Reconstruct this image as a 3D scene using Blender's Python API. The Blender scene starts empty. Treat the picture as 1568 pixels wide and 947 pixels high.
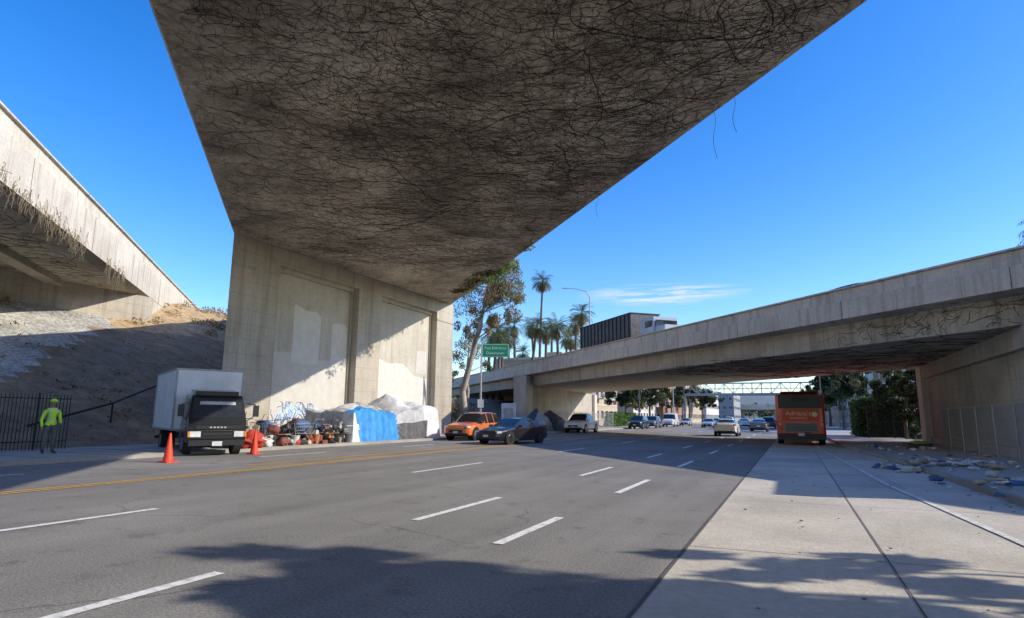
import bpy,bmesh,math,random
from mathutils import Vector,Matrix,noise
ZOOM=None
R=random.Random(7)
rad=math.radians
sc=bpy.context.scene
col=sc.collection
# ---------------------------------------------------------------- materials
def new_mat(name):
    m=bpy.data.materials.new(name); m.use_nodes=True
    nt=m.node_tree; b=nt.nodes['Principled BSDF']
    return m,nt,b
def N(nt,t,**k):
    n=nt.nodes.new(t)
    for a,v in k.items(): setattr(n,a,v)
    return n
def coords(nt,scale=(1,1,1),rot=(0,0,0)):
    tc=N(nt,'ShaderNodeTexCoord'); mp=N(nt,'ShaderNodeMapping')
    mp.inputs['Scale'].default_value=scale; mp.inputs['Rotation'].default_value=rot
    nt.links.new(tc.outputs['Object'],mp.inputs['Vector'])
    return mp.outputs['Vector']
def noisen(nt,vec,scale,detail=4,rough=.6,dist=0):
    n=N(nt,'ShaderNodeTexNoise'); n.inputs['Scale'].default_value=scale
    n.inputs['Detail'].default_value=detail; n.inputs['Roughness'].default_value=rough
    n.inputs['Distortion'].default_value=dist
    nt.links.new(vec,n.inputs['Vector']); return n.outputs['Fac']
def ramp(nt,fac,stops):
    r=N(nt,'ShaderNodeValToRGB'); e=r.color_ramp.elements
    while len(e)<len(stops): e.new(.5)
    for i,(p,c) in enumerate(stops):
        e[i].position=p
        e[i].color=(c,c,c,1) if isinstance(c,(int,float)) else (*c,1)
    nt.links.new(fac,r.inputs['Fac']); return r.outputs['Color']
def mixc(nt,fac,a,b,mode='MIX'):
    m=N(nt,'ShaderNodeMix',data_type='RGBA',blend_type=mode)
    def s(sock,v):
        if hasattr(v,'is_linked'): nt.links.new(v,sock)
        elif isinstance(v,(int,float)): sock.default_value=v
        else: sock.default_value=(*v,1)
    s(m.inputs[0],fac); s(m.inputs[6],a); s(m.inputs[7],b)
    return m.outputs[2]
def bumpn(nt,b,h,strength,dist=.02):
    n=N(nt,'ShaderNodeBump'); n.inputs['Strength'].default_value=strength; n.inputs['Distance'].default_value=dist
    nt.links.new(h,n.inputs['Height']); nt.links.new(n.outputs['Normal'],b.inputs['Normal'])
def pm(name,c1,c2=None,scale=3,rough=.8,bump=0,bscale=40,metal=0,coat=0,lo=.35,hi=.65,stretch=(1,1,1),spec=.5):
    m,nt,b=new_mat(name)
    if c2 is None: c2=tuple(x*.75 for x in c1)
    v=coords(nt,stretch)
    c=ramp(nt,noisen(nt,v,scale,4,.65),[(lo,c2),(hi,c1)])
    nt.links.new(c,b.inputs['Base Color'])
    b.inputs['Roughness'].default_value=rough; b.inputs['Metallic'].default_value=metal
    b.inputs['Coat Weight'].default_value=coat; b.inputs['Specular IOR Level'].default_value=spec
    if bump: bumpn(nt,b,noisen(nt,v,bscale,2),bump)
    return m
def concrete(name,base,stain,dark,streak=True,bump=.25,board=False):
    m,nt,b=new_mat(name); v=coords(nt)
    c=ramp(nt,noisen(nt,v,.45,5,.62,.4),[(.32,stain),(.62,base)])
    sp=noisen(nt,v,9,3,.7)
    c=mixc(nt,.55,c,ramp(nt,sp,[(.3,.72),(.7,1.12)]),'MULTIPLY')
    if streak:
        v2=coords(nt,(2.2,2.2,.12))
        c=mixc(nt,ramp(nt,noisen(nt,v2,1.3,4,.7),[(.5,0.),(.74,.75)]),c,dark)
    if board:
        w=N(nt,'ShaderNodeTexWave'); w.bands_direction='Z'; w.inputs['Scale'].default_value=.42; w.inputs['Distortion'].default_value=.1
        nt.links.new(v,w.inputs['Vector'])
        c=mixc(nt,1,c,ramp(nt,w.outputs['Fac'],[(.0,.86),(.02,1.)]),'MULTIPLY')
    nt.links.new(c,b.inputs['Base Color']); b.inputs['Roughness'].default_value=.9
    b.inputs['Specular IOR Level'].default_value=.25
    bumpn(nt,b,noisen(nt,v,22,2,.7),bump,.03)
    return m
def distorted(nt,v,scale,ns,amt=1.0):
    vo=N(nt,'ShaderNodeTexVoronoi',feature='DISTANCE_TO_EDGE'); vo.inputs['Scale'].default_value=scale
    va=N(nt,'ShaderNodeVectorMath',operation='ADD'); n3=N(nt,'ShaderNodeTexNoise'); n3.inputs['Scale'].default_value=ns; n3.inputs['Detail'].default_value=3
    nt.links.new(v,n3.inputs['Vector']); nt.links.new(v,va.inputs[0]); nt.links.new(n3.outputs['Color'],va.inputs[1]); nt.links.new(va.outputs[0],vo.inputs['Vector'])
    return vo.outputs['Distance']
def asphalt():
    m,nt,b=new_mat('asphalt'); v=coords(nt)
    c=ramp(nt,noisen(nt,v,.25,4,.6,.3),[(.3,(.225,.212,.196)),(.7,(.31,.293,.27))])
    vs=coords(nt,(1,.05,1))
    c=mixc(nt,.6,c,ramp(nt,noisen(nt,vs,.9,3,.6),[(.3,.66),(.7,1.18)]),'MULTIPLY')
    c=mixc(nt,.85,c,ramp(nt,noisen(nt,v,34,2,.8),[(.3,.5),(.7,1.4)]),'MULTIPLY')
    msk=ramp(nt,noisen(nt,v,.13,2),[(.45,0.),(.6,1.)])
    c=mixc(nt,msk,c,mixc(nt,1,c,ramp(nt,distorted(nt,v,.22,.8),[(0.,.5),(.006,1.)]),'MULTIPLY'))
    c=mixc(nt,.6,c,ramp(nt,noisen(nt,v,1.7,3,.7),[(.30,.55),(.42,1.)]),'MULTIPLY')
    nt.links.new(c,b.inputs['Base Color']); b.inputs['Roughness'].default_value=.86; b.inputs['Specular IOR Level'].default_value=.3
    bumpn(nt,b,noisen(nt,v,60,2,.8),.5,.015)
    return m
def soffit_mat():
    m,nt,b=new_mat('soffit_concrete'); v=coords(nt)
    c=ramp(nt,noisen(nt,v,.3,6,.68,.8),[(.3,(.28,.22,.155)),(.48,(.58,.485,.35)),(.66,(.80,.70,.53))])
    c=mixc(nt,.75,c,ramp(nt,noisen(nt,v,.16,3,.6,1.2),[(.36,.5),(.6,1.05)]),'MULTIPLY')
    c=mixc(nt,.85,c,ramp(nt,noisen(nt,v,4,5,.75),[(.3,.5),(.68,1.15)]),'MULTIPLY')
    c=mixc(nt,1,c,ramp(nt,distorted(nt,v,2.2,1.4),[(0.,.45),(.05,1.)]),'MULTIPLY')
    nt.links.new(c,b.inputs['Base Color']); b.inputs['Roughness'].default_value=.95
    bumpn(nt,b,noisen(nt,v,14,3,.75),.5,.05)
    return m
def paving_mat():
    m,nt,b=new_mat('slope_paving'); v=coords(nt)
    c=ramp(nt,noisen(nt,v,.5,4,.6,.4),[(.3,(.36,.35,.31)),(.65,(.64,.62,.56))])
    vo=N(nt,'ShaderNodeTexVoronoi'); vo.inputs['Scale'].default_value=5; nt.links.new(v,vo.inputs['Vector'])
    c=mixc(nt,.8,c,ramp(nt,vo.outputs['Distance'],[(.1,1.15),(.7,.5)]),'MULTIPLY')
    nt.links.new(c,b.inputs['Base Color']); b.inputs['Roughness'].default_value=.95
    bumpn(nt,b,vo.outputs['Distance'],.8,-.06)
    return m
ASPH=asphalt(); SOFF=soffit_mat(); PAV=paving_mat()
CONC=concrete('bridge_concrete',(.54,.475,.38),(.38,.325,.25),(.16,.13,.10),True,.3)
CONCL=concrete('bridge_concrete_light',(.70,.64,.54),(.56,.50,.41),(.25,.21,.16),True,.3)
WALLC=concrete('pier_concrete',(.50,.455,.375),(.40,.355,.285),(.25,.21,.165),True,.25,True)
PANEL=concrete('panel_concrete',(.56,.525,.445),(.47,.43,.35),(.36,.32,.255),True,.2)
PATCH=pm('paint_patch',(.66,.63,.57),(.59,.56,.505),2,.85,.1,30)
PATCH2=pm('paint_patch_grey',(.59,.565,.51),(.52,.495,.445),2,.85,.1,30)
LANE=concrete('bus_lane_concrete',(.66,.605,.515),(.50,.455,.385),(.36,.33,.28),False,.3)
SIDE=concrete('sidewalk_concrete',(.50,.465,.42),(.37,.345,.305),(.2,.18,.15),False,.3)
KERB=concrete('kerb_concrete',(.40,.375,.335),(.28,.26,.23),(.2,.18,.15),False,.3)
JOINT=pm('joint_tar',(.13,.12,.11),None,5,.9)
DIRT=pm('dirt',(.38,.27,.17),(.19,.13,.08),1.2,.98,.9,6,lo=.3,hi=.7)
DRY=pm('dry_grass_ground',(.56,.40,.21),(.34,.23,.12),2,.98,.9,10)
GRND=pm('ground_soil',(.32,.28,.23),(.24,.21,.17),.05,.95)
WHITEP=pm('road_paint_white',(.86,.85,.82),(.46,.44,.41),9,.7,0,60,lo=.32,hi=.5)
FADEP=pm('road_paint_faded',(.82,.81,.78),(.56,.52,.46),9,.8,0,60,lo=.4,hi=.6)
YELP=pm('road_paint_yellow',(.85,.47,.05),(.48,.32,.14),9,.7,0,60,lo=.34,hi=.58)
VINE=pm('dry_vine',(.065,.048,.036),(.03,.023,.018),3,.95)
ROOT=pm('dry_hanging_root',(.36,.29,.19),(.17,.13,.08),3,.95)
BARK=pm('bark_pale',(.50,.44,.36),(.27,.22,.16),2,.9,.5,12,stretch=(1,1,.3))
BARKD=pm('bark_dark',(.18,.14,.11),(.09,.07,.055),3,.95,.6,14,stretch=(1,1,.3))
def leaf(name,c):
    m,nt,b=new_mat(name); v=coords(nt)
    cc=ramp(nt,noisen(nt,v,1.2,2),[(.35,tuple(x*.55 for x in c)),(.65,c)])
    nt.links.new(cc,b.inputs['Base Color']); b.inputs['Roughness'].default_value=.6
    t=N(nt,'ShaderNodeBsdfTranslucent'); nt.links.new(cc,t.inputs['Color'])
    mx=N(nt,'ShaderNodeMixShader'); mx.inputs[0].default_value=.3
    nt.links.new(b.outputs[0],mx.inputs[1]); nt.links.new(t.outputs[0],mx.inputs[2])
    nt.links.new(mx.outputs[0],nt.nodes['Material Output'].inputs[0]); return m
LG=leaf('leaf_green',(.10,.15,.045)); LD=leaf('leaf_dark',(.04,.065,.025)); LO=leaf('leaf_rust',(.50,.30,.12)); LY=leaf('leaf_olive',(.34,.30,.12)); LB=leaf('leaf_bright',(.15,.27,.05))
PALMG=leaf('palm_frond_green',(.15,.17,.055)); PALMD=leaf('palm_frond_dead',(.34,.25,.14))
BLACK=pm('black_plastic',(.02,.02,.022),None,4,.45)
RUB=pm('tyre_rubber',(.022,.022,.022),None,4,.85)
RIM=pm('wheel_rim',(.45,.45,.46),None,4,.35,metal=.8)
RIMD=pm('wheel_rim_dark',(.05,.05,.055),None,4,.35,metal=.6)
GLASS=pm('vehicle_glass',(.018,.022,.026),None,2,.06,spec=.8)
CHROME=pm('chrome',(.6,.6,.6),None,4,.18,metal=1)
LAMPW=pm('headlamp_lens',(.75,.76,.78),None,4,.12,coat=1)
LAMPR=pm('tail_lamp_lens',(.55,.02,.015),None,4,.2,coat=1)
LAMPO=pm('indicator_lens',(.8,.28,.03),None,4,.2,coat=1)
PLATE=pm('licence_plate',(.72,.72,.74),(.5,.5,.55),20,.5)
def paint(name,c,rough=.28): return pm(name,c,tuple(x*.86 for x in c),1.5,rough,coat=.7)
P_BLACK=paint('paint_black',(.014,.015,.018)); P_ORG=paint('paint_orange',(.72,.18,.03)); P_WHITE=paint('paint_white',(.78,.78,.77)); P_SIL=paint('paint_silver',(.42,.43,.45)); P_GREY=paint('paint_grey',(.12,.125,.135)); P_RED=paint('paint_red',(.4,.03,.02))
BOXW=pm('truck_box_white',(.84,.85,.86),(.70,.71,.72),1.2,.5,.05,8)
BUSR=pm('bus_red',(.78,.055,.012),(.66,.045,.01),1.5,.35,coat=.4)
STEEL=pm('galvanised_steel',(.42,.43,.44),(.32,.33,.34),6,.5,metal=.3)
IRON=pm('black_iron',(.015,.015,.016),None,6,.6)
SIGNG=pm('sign_green',(.01,.30,.16),(.01,.26,.13),3,.45)
SIGNW=pm('sign_white',(.8,.8,.78),None,3,.5)
CONEO=pm('cone_orange',(.85,.07,.02),(.7,.05,.015),5,.5)
TBLUE=pm('tarp_blue',(.05,.33,.72),(.02,.19,.50),2.5,.5,.4,5)
TGREY=pm('tarp_grey',(.55,.55,.55),(.36,.36,.37),2.5,.5,.5,5)
TDARK=pm('tarp_dark',(.12,.12,.125),(.06,.06,.065),2.5,.6,.5,5)
TWHITE=pm('tarp_white',(.76,.77,.78),(.55,.56,.57),2.5,.5,.5,5)
# ---------------------------------------------------------------- mesh builder
class MB:
    def __init__(s): s.v=[];s.f=[];s.m=[];s.mats=[];s.sm=[]
    def mi(s,m):
        if m not in s.mats: s.mats.append(m)
        return s.mats.index(m)
    def add(s,vs,fs,m,smooth=False):
        o=len(s.v); s.v+= [tuple(p) for p in vs]; k=s.mi(m)
        for f in fs: s.f.append(tuple(i+o for i in f)); s.m.append(k); s.sm.append(smooth)
    def box(s,c,d,m,rz=0,rx=0,ry=0,taper=1):
        M=Matrix.Translation(c)@Matrix.Rotation(rz,4,'Z')@Matrix.Rotation(ry,4,'Y')@Matrix.Rotation(rx,4,'X')
        x,y,z=[a/2 for a in d]; t=taper
        vs=[(-x,-y,-z),(x,-y,-z),(x,y,-z),(-x,y,-z),(-x*t,-y*t,z),(x*t,-y*t,z),(x*t,y*t,z),(-x*t,y*t,z)]
        s.add([M@Vector(p) for p in vs],[(0,3,2,1),(4,5,6,7),(0,1,5,4),(1,2,6,5),(2,3,7,6),(3,0,4,7)],m)
    def b2(s,x0,x1,y0,y1,z0,z1,m): s.box(((x0+x1)/2,(y0+y1)/2,(z0+z1)/2),(abs(x1-x0),abs(y1-y0),abs(z1-z0)),m)
    def foot(s,pts,z0,z1,m):
        n=len(pts); vs=[(x,y,z0) for x,y in pts]+[(x,y,z1) for x,y in pts]
        s.add(vs,[tuple(range(n))[::-1],tuple(range(n,2*n))]+[(i,(i+1)%n,n+(i+1)%n,n+i) for i in range(n)],m)
    def cyl(s,a,b,r1,r2,m,n=10,smooth=True,caps=True):
        a=Vector(a);b=Vector(b); d=(b-a).normalized()
        e=Vector((0,0,1)) if abs(d.z)<.9 else Vector((1,0,0))
        p=d.cross(e).normalized(); q=d.cross(p)
        vs=[];
        for c,r in ((a,r1),(b,r2)):
            for i in range(n):
                t=2*math.pi*i/n; vs.append(c+p*r*math.cos(t)+q*r*math.sin(t))
        s.add(vs,[(i,(i+1)%n,n+(i+1)%n,n+i) for i in range(n)],m,smooth)
        if caps:
            s.add(vs[:n],[tuple(range(n))[::-1]],m); s.add(vs[n:],[tuple(range(n))],m)
    def tube(s,pts,rs,m,n=8):
        for i in range(len(pts)-1): s.cyl(pts[i],pts[i+1],rs[i],rs[i+1],m,n,True,True)
    def poly(s,pts,m): s.add(pts,[tuple(range(len(pts)))],m)
    def blob(s,c,r,m,seed=0,amp=.15,sub=2,fr=1.5):
        bm=bmesh.new(); bmesh.ops.create_icosphere(bm,subdivisions=sub,radius=1)
        vs=[]
        for v in bm.verts:
            k=1+amp*noise.noise(v.co*fr+Vector((seed*7.3,seed,0)))*2
            vs.append((c[0]+v.co.x*r[0]*k,c[1]+v.co.y*r[1]*k,c[2]+v.co.z*r[2]*k))
        fs=[[w.index for w in f.verts] for f in bm.faces]; bm.free()
        s.add(vs,fs,m,True)
    def leaves(s,c,r,n,size,mats,rnd,flat=0.,shell=False):
        for i in range(n):
            while 1:
                p=Vector((rnd.uniform(-1,1),rnd.uniform(-1,1),rnd.uniform(-1,1)))
                if p.length<1: break
            o=Vector((c[0]+p.x*r[0],c[1]+p.y*r[1],c[2]+p.z*r[2]))
            a=Vector((rnd.gauss(0,1),rnd.gauss(0,1),rnd.gauss(0,1)-flat)).normalized()
            b=a.cross(Vector((rnd.gauss(0,1),rnd.gauss(0,1),rnd.gauss(0,1)))).normalized()
            z=size*rnd.uniform(.6,1.4)
            s.add([o-a*z,o+b*z*.38,o+a*z,o-b*z*.38],[(0,1,2,3)],mats[rnd.randrange(len(mats))])
    def obj(s,name,loc=(0,0,0),rz=0,bevel=0,parent=None,seg=2):
        me=bpy.data.meshes.new(name); me.from_pydata(s.v,[],s.f)
        for m in s.mats: me.materials.append(m)
        me.polygons.foreach_set('material_index',s.m); me.polygons.foreach_set('use_smooth',s.sm); me.update()
        o=bpy.data.objects.new(name,me); col.objects.link(o); o.location=loc; o.rotation_euler[2]=rz
        if bevel:
            b=o.modifiers.new('bevel','BEVEL'); b.width=bevel; b.segments=seg; b.limit_method='ANGLE'; b.angle_limit=rad(40)
        if parent: o.parent=parent
        return o
def empty(name,loc=(0,0,0),rz=0):
    o=bpy.data.objects.new(name,None); col.objects.link(o); o.location=loc; o.rotation_euler[2]=rz; return o
def text_mesh(s,txt,M,size,m):
    cu=bpy.data.curves.new('t','FONT'); cu.body=txt; cu.size=size; cu.align_x='CENTER'; cu.align_y='CENTER'; cu.resolution_u=2
    o=bpy.data.objects.new('t',cu); col.objects.link(o)
    bpy.context.view_layer.update()
    me=bpy.data.meshes.new_from_object(o.evaluated_get(bpy.context.evaluated_depsgraph_get()))
    s.add([M@v.co for v in me.vertices],[tuple(p.vertices) for p in me.polygons],m)
    bpy.data.objects.remove(o); bpy.data.meshes.remove(me)
def strands(name,paths,mat_,depth,parent=None,res=0):
    cu=bpy.data.curves.new(name,'CURVE'); cu.dimensions='3D'; cu.bevel_depth=depth; cu.bevel_resolution=res
    for pts,rs in paths:
        sp=cu.splines.new('POLY'); sp.points.add(len(pts)-1)
        for i,p in enumerate(pts): sp.points[i].co=(*p,1); sp.points[i].radius=rs[i] if isinstance(rs,list) else rs
    cu.materials.append(mat_)
    o=bpy.data.objects.new(name,cu); col.objects.link(o)
    if parent: o.parent=parent
    return o
# ---------------------------------------------------------------- frames
PH=rad(-42.6); U=Vector((math.sin(PH),math.cos(PH),0)); NR=Vector((math.cos(PH),-math.sin(PH),0))
def TM(t,m,z): 
    p=U*t+NR*m; return (p.x,p.y,z)
def prism(mb,prof,t0,t1,mats,seg=1):
    n=len(prof)
    for k in range(seg):
        a=t0+(t1-t0)*k/seg; b=t0+(t1-t0)*(k+1)/seg
        vs=[TM(a,m,z) for m,z in prof]+[TM(b,m,z) for m,z in prof]
        for i in range(n):
            j=(i+1)%n
            mb.add([vs[i],vs[j],vs[n+j],vs[n+i]],[(0,1,2,3)],mats[i] if isinstance(mats,list) else mats)
    m0=mats[0] if isinstance(mats,list) else mats
    mb.add([TM(t0,m,z) for m,z in prof],[tuple(range(n))],m0); mb.add([TM(t1,m,z) for m,z in prof],[tuple(range(n))[::-1]],m0)
# ---------------------------------------------------------------- ground, road
g=MB(); g.poly([(-3000,-600,-.004),(3000,-600,-.004),(3000,4000,-.004),(-3000,4000,-.004)],GRND); g.obj('ground')
rd=MB(); rd.poly([(-20.3,-60,.0),(3.4,-60,.0),(3.4,18,0),(2.3,42,0),(2.3,900,0),(-20.3,900,0)],ASPH); rd.obj('road')
bl=MB(); bl.poly([(-1.25,-30,.005),(3.9,-30,.005),(3.6,14,.005),(3.3,24,.005),(2.3,42,.005),(2.3,58,.005),(-1.2,58,.005)],LANE)
for y in (-3.,2.9,7.9,12.6,17.5,22.5,27.5,33,38.5,44,50): bl.poly([(-1.2,y,.010),(3.2 if y<25 else 2.3,y+.12,.010),(3.2 if y<25 else 2.3,y+.134,.010),(-1.2,y+.014,.010)],JOINT)
bl.poly([(.83,-20,.014),(.846,-20,.014),(.846,58,.014),(.83,58,.014)],JOINT)
bl.poly([(-1.27,-30,.010),(-1.23,-30,.010),(-1.18,58,.010),(-1.22,58,.010)],JOINT)
PL=concrete('concrete_repair',(.54,.51,.46),(.43,.4,.35),(.3,.27,.23),False,.3)
bl.poly([(.86,16.2,.009),(2.2,16.3,.009),(2.1,19.9,.009),(.86,19.8,.009)],PL); bl.poly([(-1.1,24,.009),(.8,24,.009),(.8,26.4,.009),(-1.1,26.3,.009)],PL)
bl.obj('bus_lane')
mk=MB()
def line(pts,w,m,z=.009):
    for (x0,y0),(x1,y1) in zip(pts[:-1],pts[1:]):
        mk.poly([(x0-w/2,y0,z),(x0+w/2,y0,z),(x1+w/2,y1,z),(x1-w/2,y1,z)],m)
def dlist(x,ys,w=.14):
    for a,b in ys: line([(x,a),(x,b)],w,WHITEP)
dlist(-3.3,[(-5,-2),(0.5,2.6),(7.0,9.2),(12.6,15.6),(20,23),(28,31),(36,39),(44,47),(52,55),(60,63),(72,75),(84,87)])
dlist(-5.1,[(-8,-5),(2.1,4.6),(8.0,10.9),(15.8,18.9),(24,27),(32.5,35.5),(41,44),(50,53),(59,62),(68,71),(80,83)])
dlist(-9.35,[(-4,-.5),(3.4,7.1),(14.5,18.6),(26,29.6),(37,40.5),(48,51.5),(59,62.5),(70,73.5),(85,88.5)])
dlist(-17.4,[(-3,0),(5.5,9.5),(17,20.5),(26,29),(36,39),(48,51),(60,63),(72,75)])
for x in (-13.5,-13.75): line([(x,-40),(x,300)],.11,YELP)
for x in (-14.7,-14.95): line([(x,14),(x-.3,60),(x-.3,300)],.11,YELP)
line([(1.05,56),(1.15,36),(1.9,16.9),(2.45,10.2),(2.75,6)],.11,FADEP,.019)
mk.obj('road_markings')
sw=MB()
sw.b2(-27.2,-20.45,-60,300,-.02,.13,SIDE); sw.b2(-20.45,-20.3,-60,300,-.02,.125,KERB)
for y in range(-12,90,2): sw.b2(-27,-20.46,y,y+.02,.12,.1345,JOINT)
sw.obj('pavement')
rs=MB()
cx=[(4.1,-30),(3.9,5),(3.6,14),(3.3,24),(2.3,42),(2.3,300)]
for (x0,y0),(x1,y1) in zip(cx[:-1],cx[1:]):
    rs.add([(x0,y0,-.02),(x0+.15,y0,-.02),(x1+.15,y1,-.02),(x1,y1,-.02),(x0+.02,y0,.135),(x0+.15,y0,.135),(x1+.15,y1,.135),(x1+.02,y1,.135)],[(4,5,6,7),(0,4,7,3)],KERB)
    rs.add([(x0+.15,y0,.131),(7.6,y0,.131),(7.6,y1,.131),(x1+.15,y1,.131)],[(0,1,2,3)],SIDE)
for y in range(-10,90,2): rs.poly([(3.4 if y>24 else 3.9,y,.1345),(7.5,y,.1345),(7.5,y+.02,.1345),(3.4 if y>24 else 3.9,y+.02,.1345)],JOINT)
rs.obj('pavement')
# ---------------------------------------------------------------- embankment
def hz(x,y):
    if y<46: cap=12
    elif y<56: cap=12-8.2*(y-46)/10
    elif y<86: cap=3.8
    else: cap=max(0,3.8*(1-(y-86)/10))
    z=.45*(-26.6-x)
    z=min(z,cap-.3*math.exp(-abs(z-cap)/.8)) if z>0 else 0
    if z>0: z+=.22*noise.noise(Vector((x*.25,y*.25,0)))*min(1,z)
    if z>0: z+=.07*noise.noise(Vector((x*1.3,y*1.3,5)))
    return max(z,-.1) if z>0 else z
em=MB(); xs=[-26.6-i*.8 for i in range(90)]; ys=[-30+i*.9 for i in range(142)]
vs=[(x,y,hz(x,y)+(0 if i else .1)) for i,x in enumerate(xs) for y in ys]; ny=len(ys)
F={0:[],1:[],2:[]}
for i in range(len(xs)-1):
    for j in range(ny-1):
        x,y=xs[i],ys[j]; M=Vector((x,y,0)).dot(NR)
        k=1 if (M<-13.4+.8*noise.noise(Vector((x*.5,y*.5,0))) and x>-46.5) else (2 if x<-43+2*noise.noise(Vector((x*.3,y*.3,8))) else 0)
        F[k].append((i*ny+j,i*ny+j+1,(i+1)*ny+j+1,(i+1)*ny+j))
em.add(vs,F[0],DIRT,True)
for k,mm in ((1,PAV),(2,DRY)):
    kk=em.mi(mm)
    for f in F[k]: em.f.append(f); em.m.append(kk); em.sm.append(True)
em.obj('embankment')
lt=MB(); r=random.Random(3)
for i in range(4600):
    x=-26.8-r.random()**1.3*24; y=r.uniform(2,46); M=Vector((x,y,0)).dot(NR)
    if M<-13.2 and r.random()<.93: continue
    z=hz(x,y)+.03; a=r.uniform(0,6.3); s=r.uniform(.03,.13)
    lt.add([(x-s*math.cos(a),y-s*math.sin(a),z),(x+s*.3*math.sin(a),y-s*.3*math.cos(a),z+.02),(x+s*math.cos(a),y+s*math.sin(a),z+s*r.uniform(0,.8)),(x-s*.3*math.sin(a),y+s*.3*math.cos(a),z+.02)],[(0,1,2,3)],r.choice([ROOT,VINE,PALMD,DRY]))
for i in range(60):
    x=r.uniform(-58,-44); y=r.uniform(22,50); lt.leaves((x,y,hz(x,y)+.15),(.7,.7,.35),60,.13,[PALMD,LO,LY,DRY],r)
for i in range(26):
    x=r.uniform(-42,-29); y=r.uniform(14,24); lt.leaves((x,y,hz(x,y)+.08),(.5,.5,.15),30,.09,[PALMD,LO,DRY,VINE],r)
lt.obj('dry_vegetation')
# ---------------------------------------------------------------- bridges
A=empty('overpass_bridge')
ZA=10.5
a=MB()
prism(a,[(-3.7,ZA),(11.15,ZA),(11.4,ZA+.2),(11.4,13.0),(11.1,13.0),(11.1,12.3),(-3.5,12.3),(-3.5,13.0),(-3.8,13.0),(-3.8,ZA+.12)],-45,72,[SOFF,SOFF,CONCL,CONCL,CONCL,ASPH,CONCL,CONCL,CONC,CONC])
a.obj('deck',parent=A)
w=MB(); XW=-25.0; SK=1.087
w.foot([(XW-.62,21.7+.62*SK),(XW-.62,44.0),(XW-1.6,44.0),(XW-1.6,21.7+1.6*SK)],-.1,ZA-.003,PANEL)
w.foot([(XW,21.7),(XW,24.9),(XW-.615,24.9),(XW-.615,21.7+.615*SK)],-.1,ZA-.004,WALLC)
for y0,y1 in ((31.8,34.2),(41.5,44.1)): w.b2(XW-.62,XW,y0,y1,-.1,ZA-.004,WALLC)
for y0,y1 in ((24.9,31.8),(34.2,41.5)):
    w.b2(XW-.62,XW-.003,y0,y1,9.55,ZA-.005,WALLC)
    w.b2(XW-.62,XW-.42,y0,y1,9.3,9.55,WALLC)
    w.b2(XW-.62,XW-.50,y0,y0+.15,0,9.3,WALLC); w.b2(XW-.62,XW-.50,y1-.15,y1,0,9.3,WALLC)
w.b2(XW-.003,XW+.05,21.72,24.92,8.9,9.02,WALLC); w.b2(XW-.003,XW+.05,41.48,44.12,8.9,9.02,WALLC)
w.b2(-26.6,-25.62,44.0,44.7,-.1,ZA-.01,WALLC)
def patch(pts,m,x=XW-.612): w.poly([(x,y,z) for y,z in pts],m)
patch([(25.3,0.1),(31.6,.1),(31.6,4.6),(30.2,4.75),(28.5,4.7),(27.2,4.95),(25.3,4.9)],PATCH2)
patch([(26.8,4.4),(29.0,4.4),(29.1,7.3),(28.7,7.55),(27.8,7.5),(26.95,7.75),(26.8,7.6)],PATCH,XW-.606)
patch([(30.1,4.2),(31.5,4.2),(31.55,6.9),(31.2,7.15),(30.3,7.1),(30.1,6.9)],PATCH,XW-.606)
patch([(34.8,0.1),(41.2,.1),(41.2,4.3),(39.5,4.4),(38,5.2),(36,5.1),(34.8,5.4)],PATCH)
patch([(39.6,4.6),(41.1,4.6),(41.1,6.4),(39.7,6.3)],PATCH2,XW-.606)
w.obj('abutment_wall',parent=A)
r=random.Random(5)
GB=pm('graffiti_blue',(.13,.30,.62),None,3,.6); GW=pm('graffiti_pale',(.52,.62,.70),(.42,.54,.66),3,.6)
gm=MB()
for i in range(16):
    y=r.uniform(25.5,31.2); z=r.uniform(.8,1.9); n=9; rr=[r.uniform(.18,.5) for _ in range(n)]
    gm.poly([(XW-.604+i*.0002,y+rr[k]*1.1*math.cos(k*6.283/n),z+rr[k]*.8*math.sin(k*6.283/n)) for k in range(n)],r.choice([GW,PATCH,GW]))
gm.obj('graffiti_fill',parent=A)
def scribble(y0,y1,z0,z1,n):
    out=[]
    for k in range(n):
        y=r.uniform(y0,y1); z=r.uniform(z0,z1); pts=[]; a=r.uniform(0,6.3); st=r.uniform(.06,.13); da=r.uniform(-.7,.7)
        for i in range(r.randint(6,16)):
            pts.append((XW-.597,y,z)); a+=da+r.gauss(0,.35); y+=st*math.cos(a); z+=st*math.sin(a)*1.1
            y=min(max(y,y0),y1); z=min(max(z,z0),z1)
            if r.random()<.2: da=-da
        out.append((pts,r.uniform(.7,1.2)))
    return out
strands('graffiti',scribble(25.6,28.9,.9,2.2,34)+scribble(29.0,31.5,.6,1.7,20),GB,.017,A)
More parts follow.
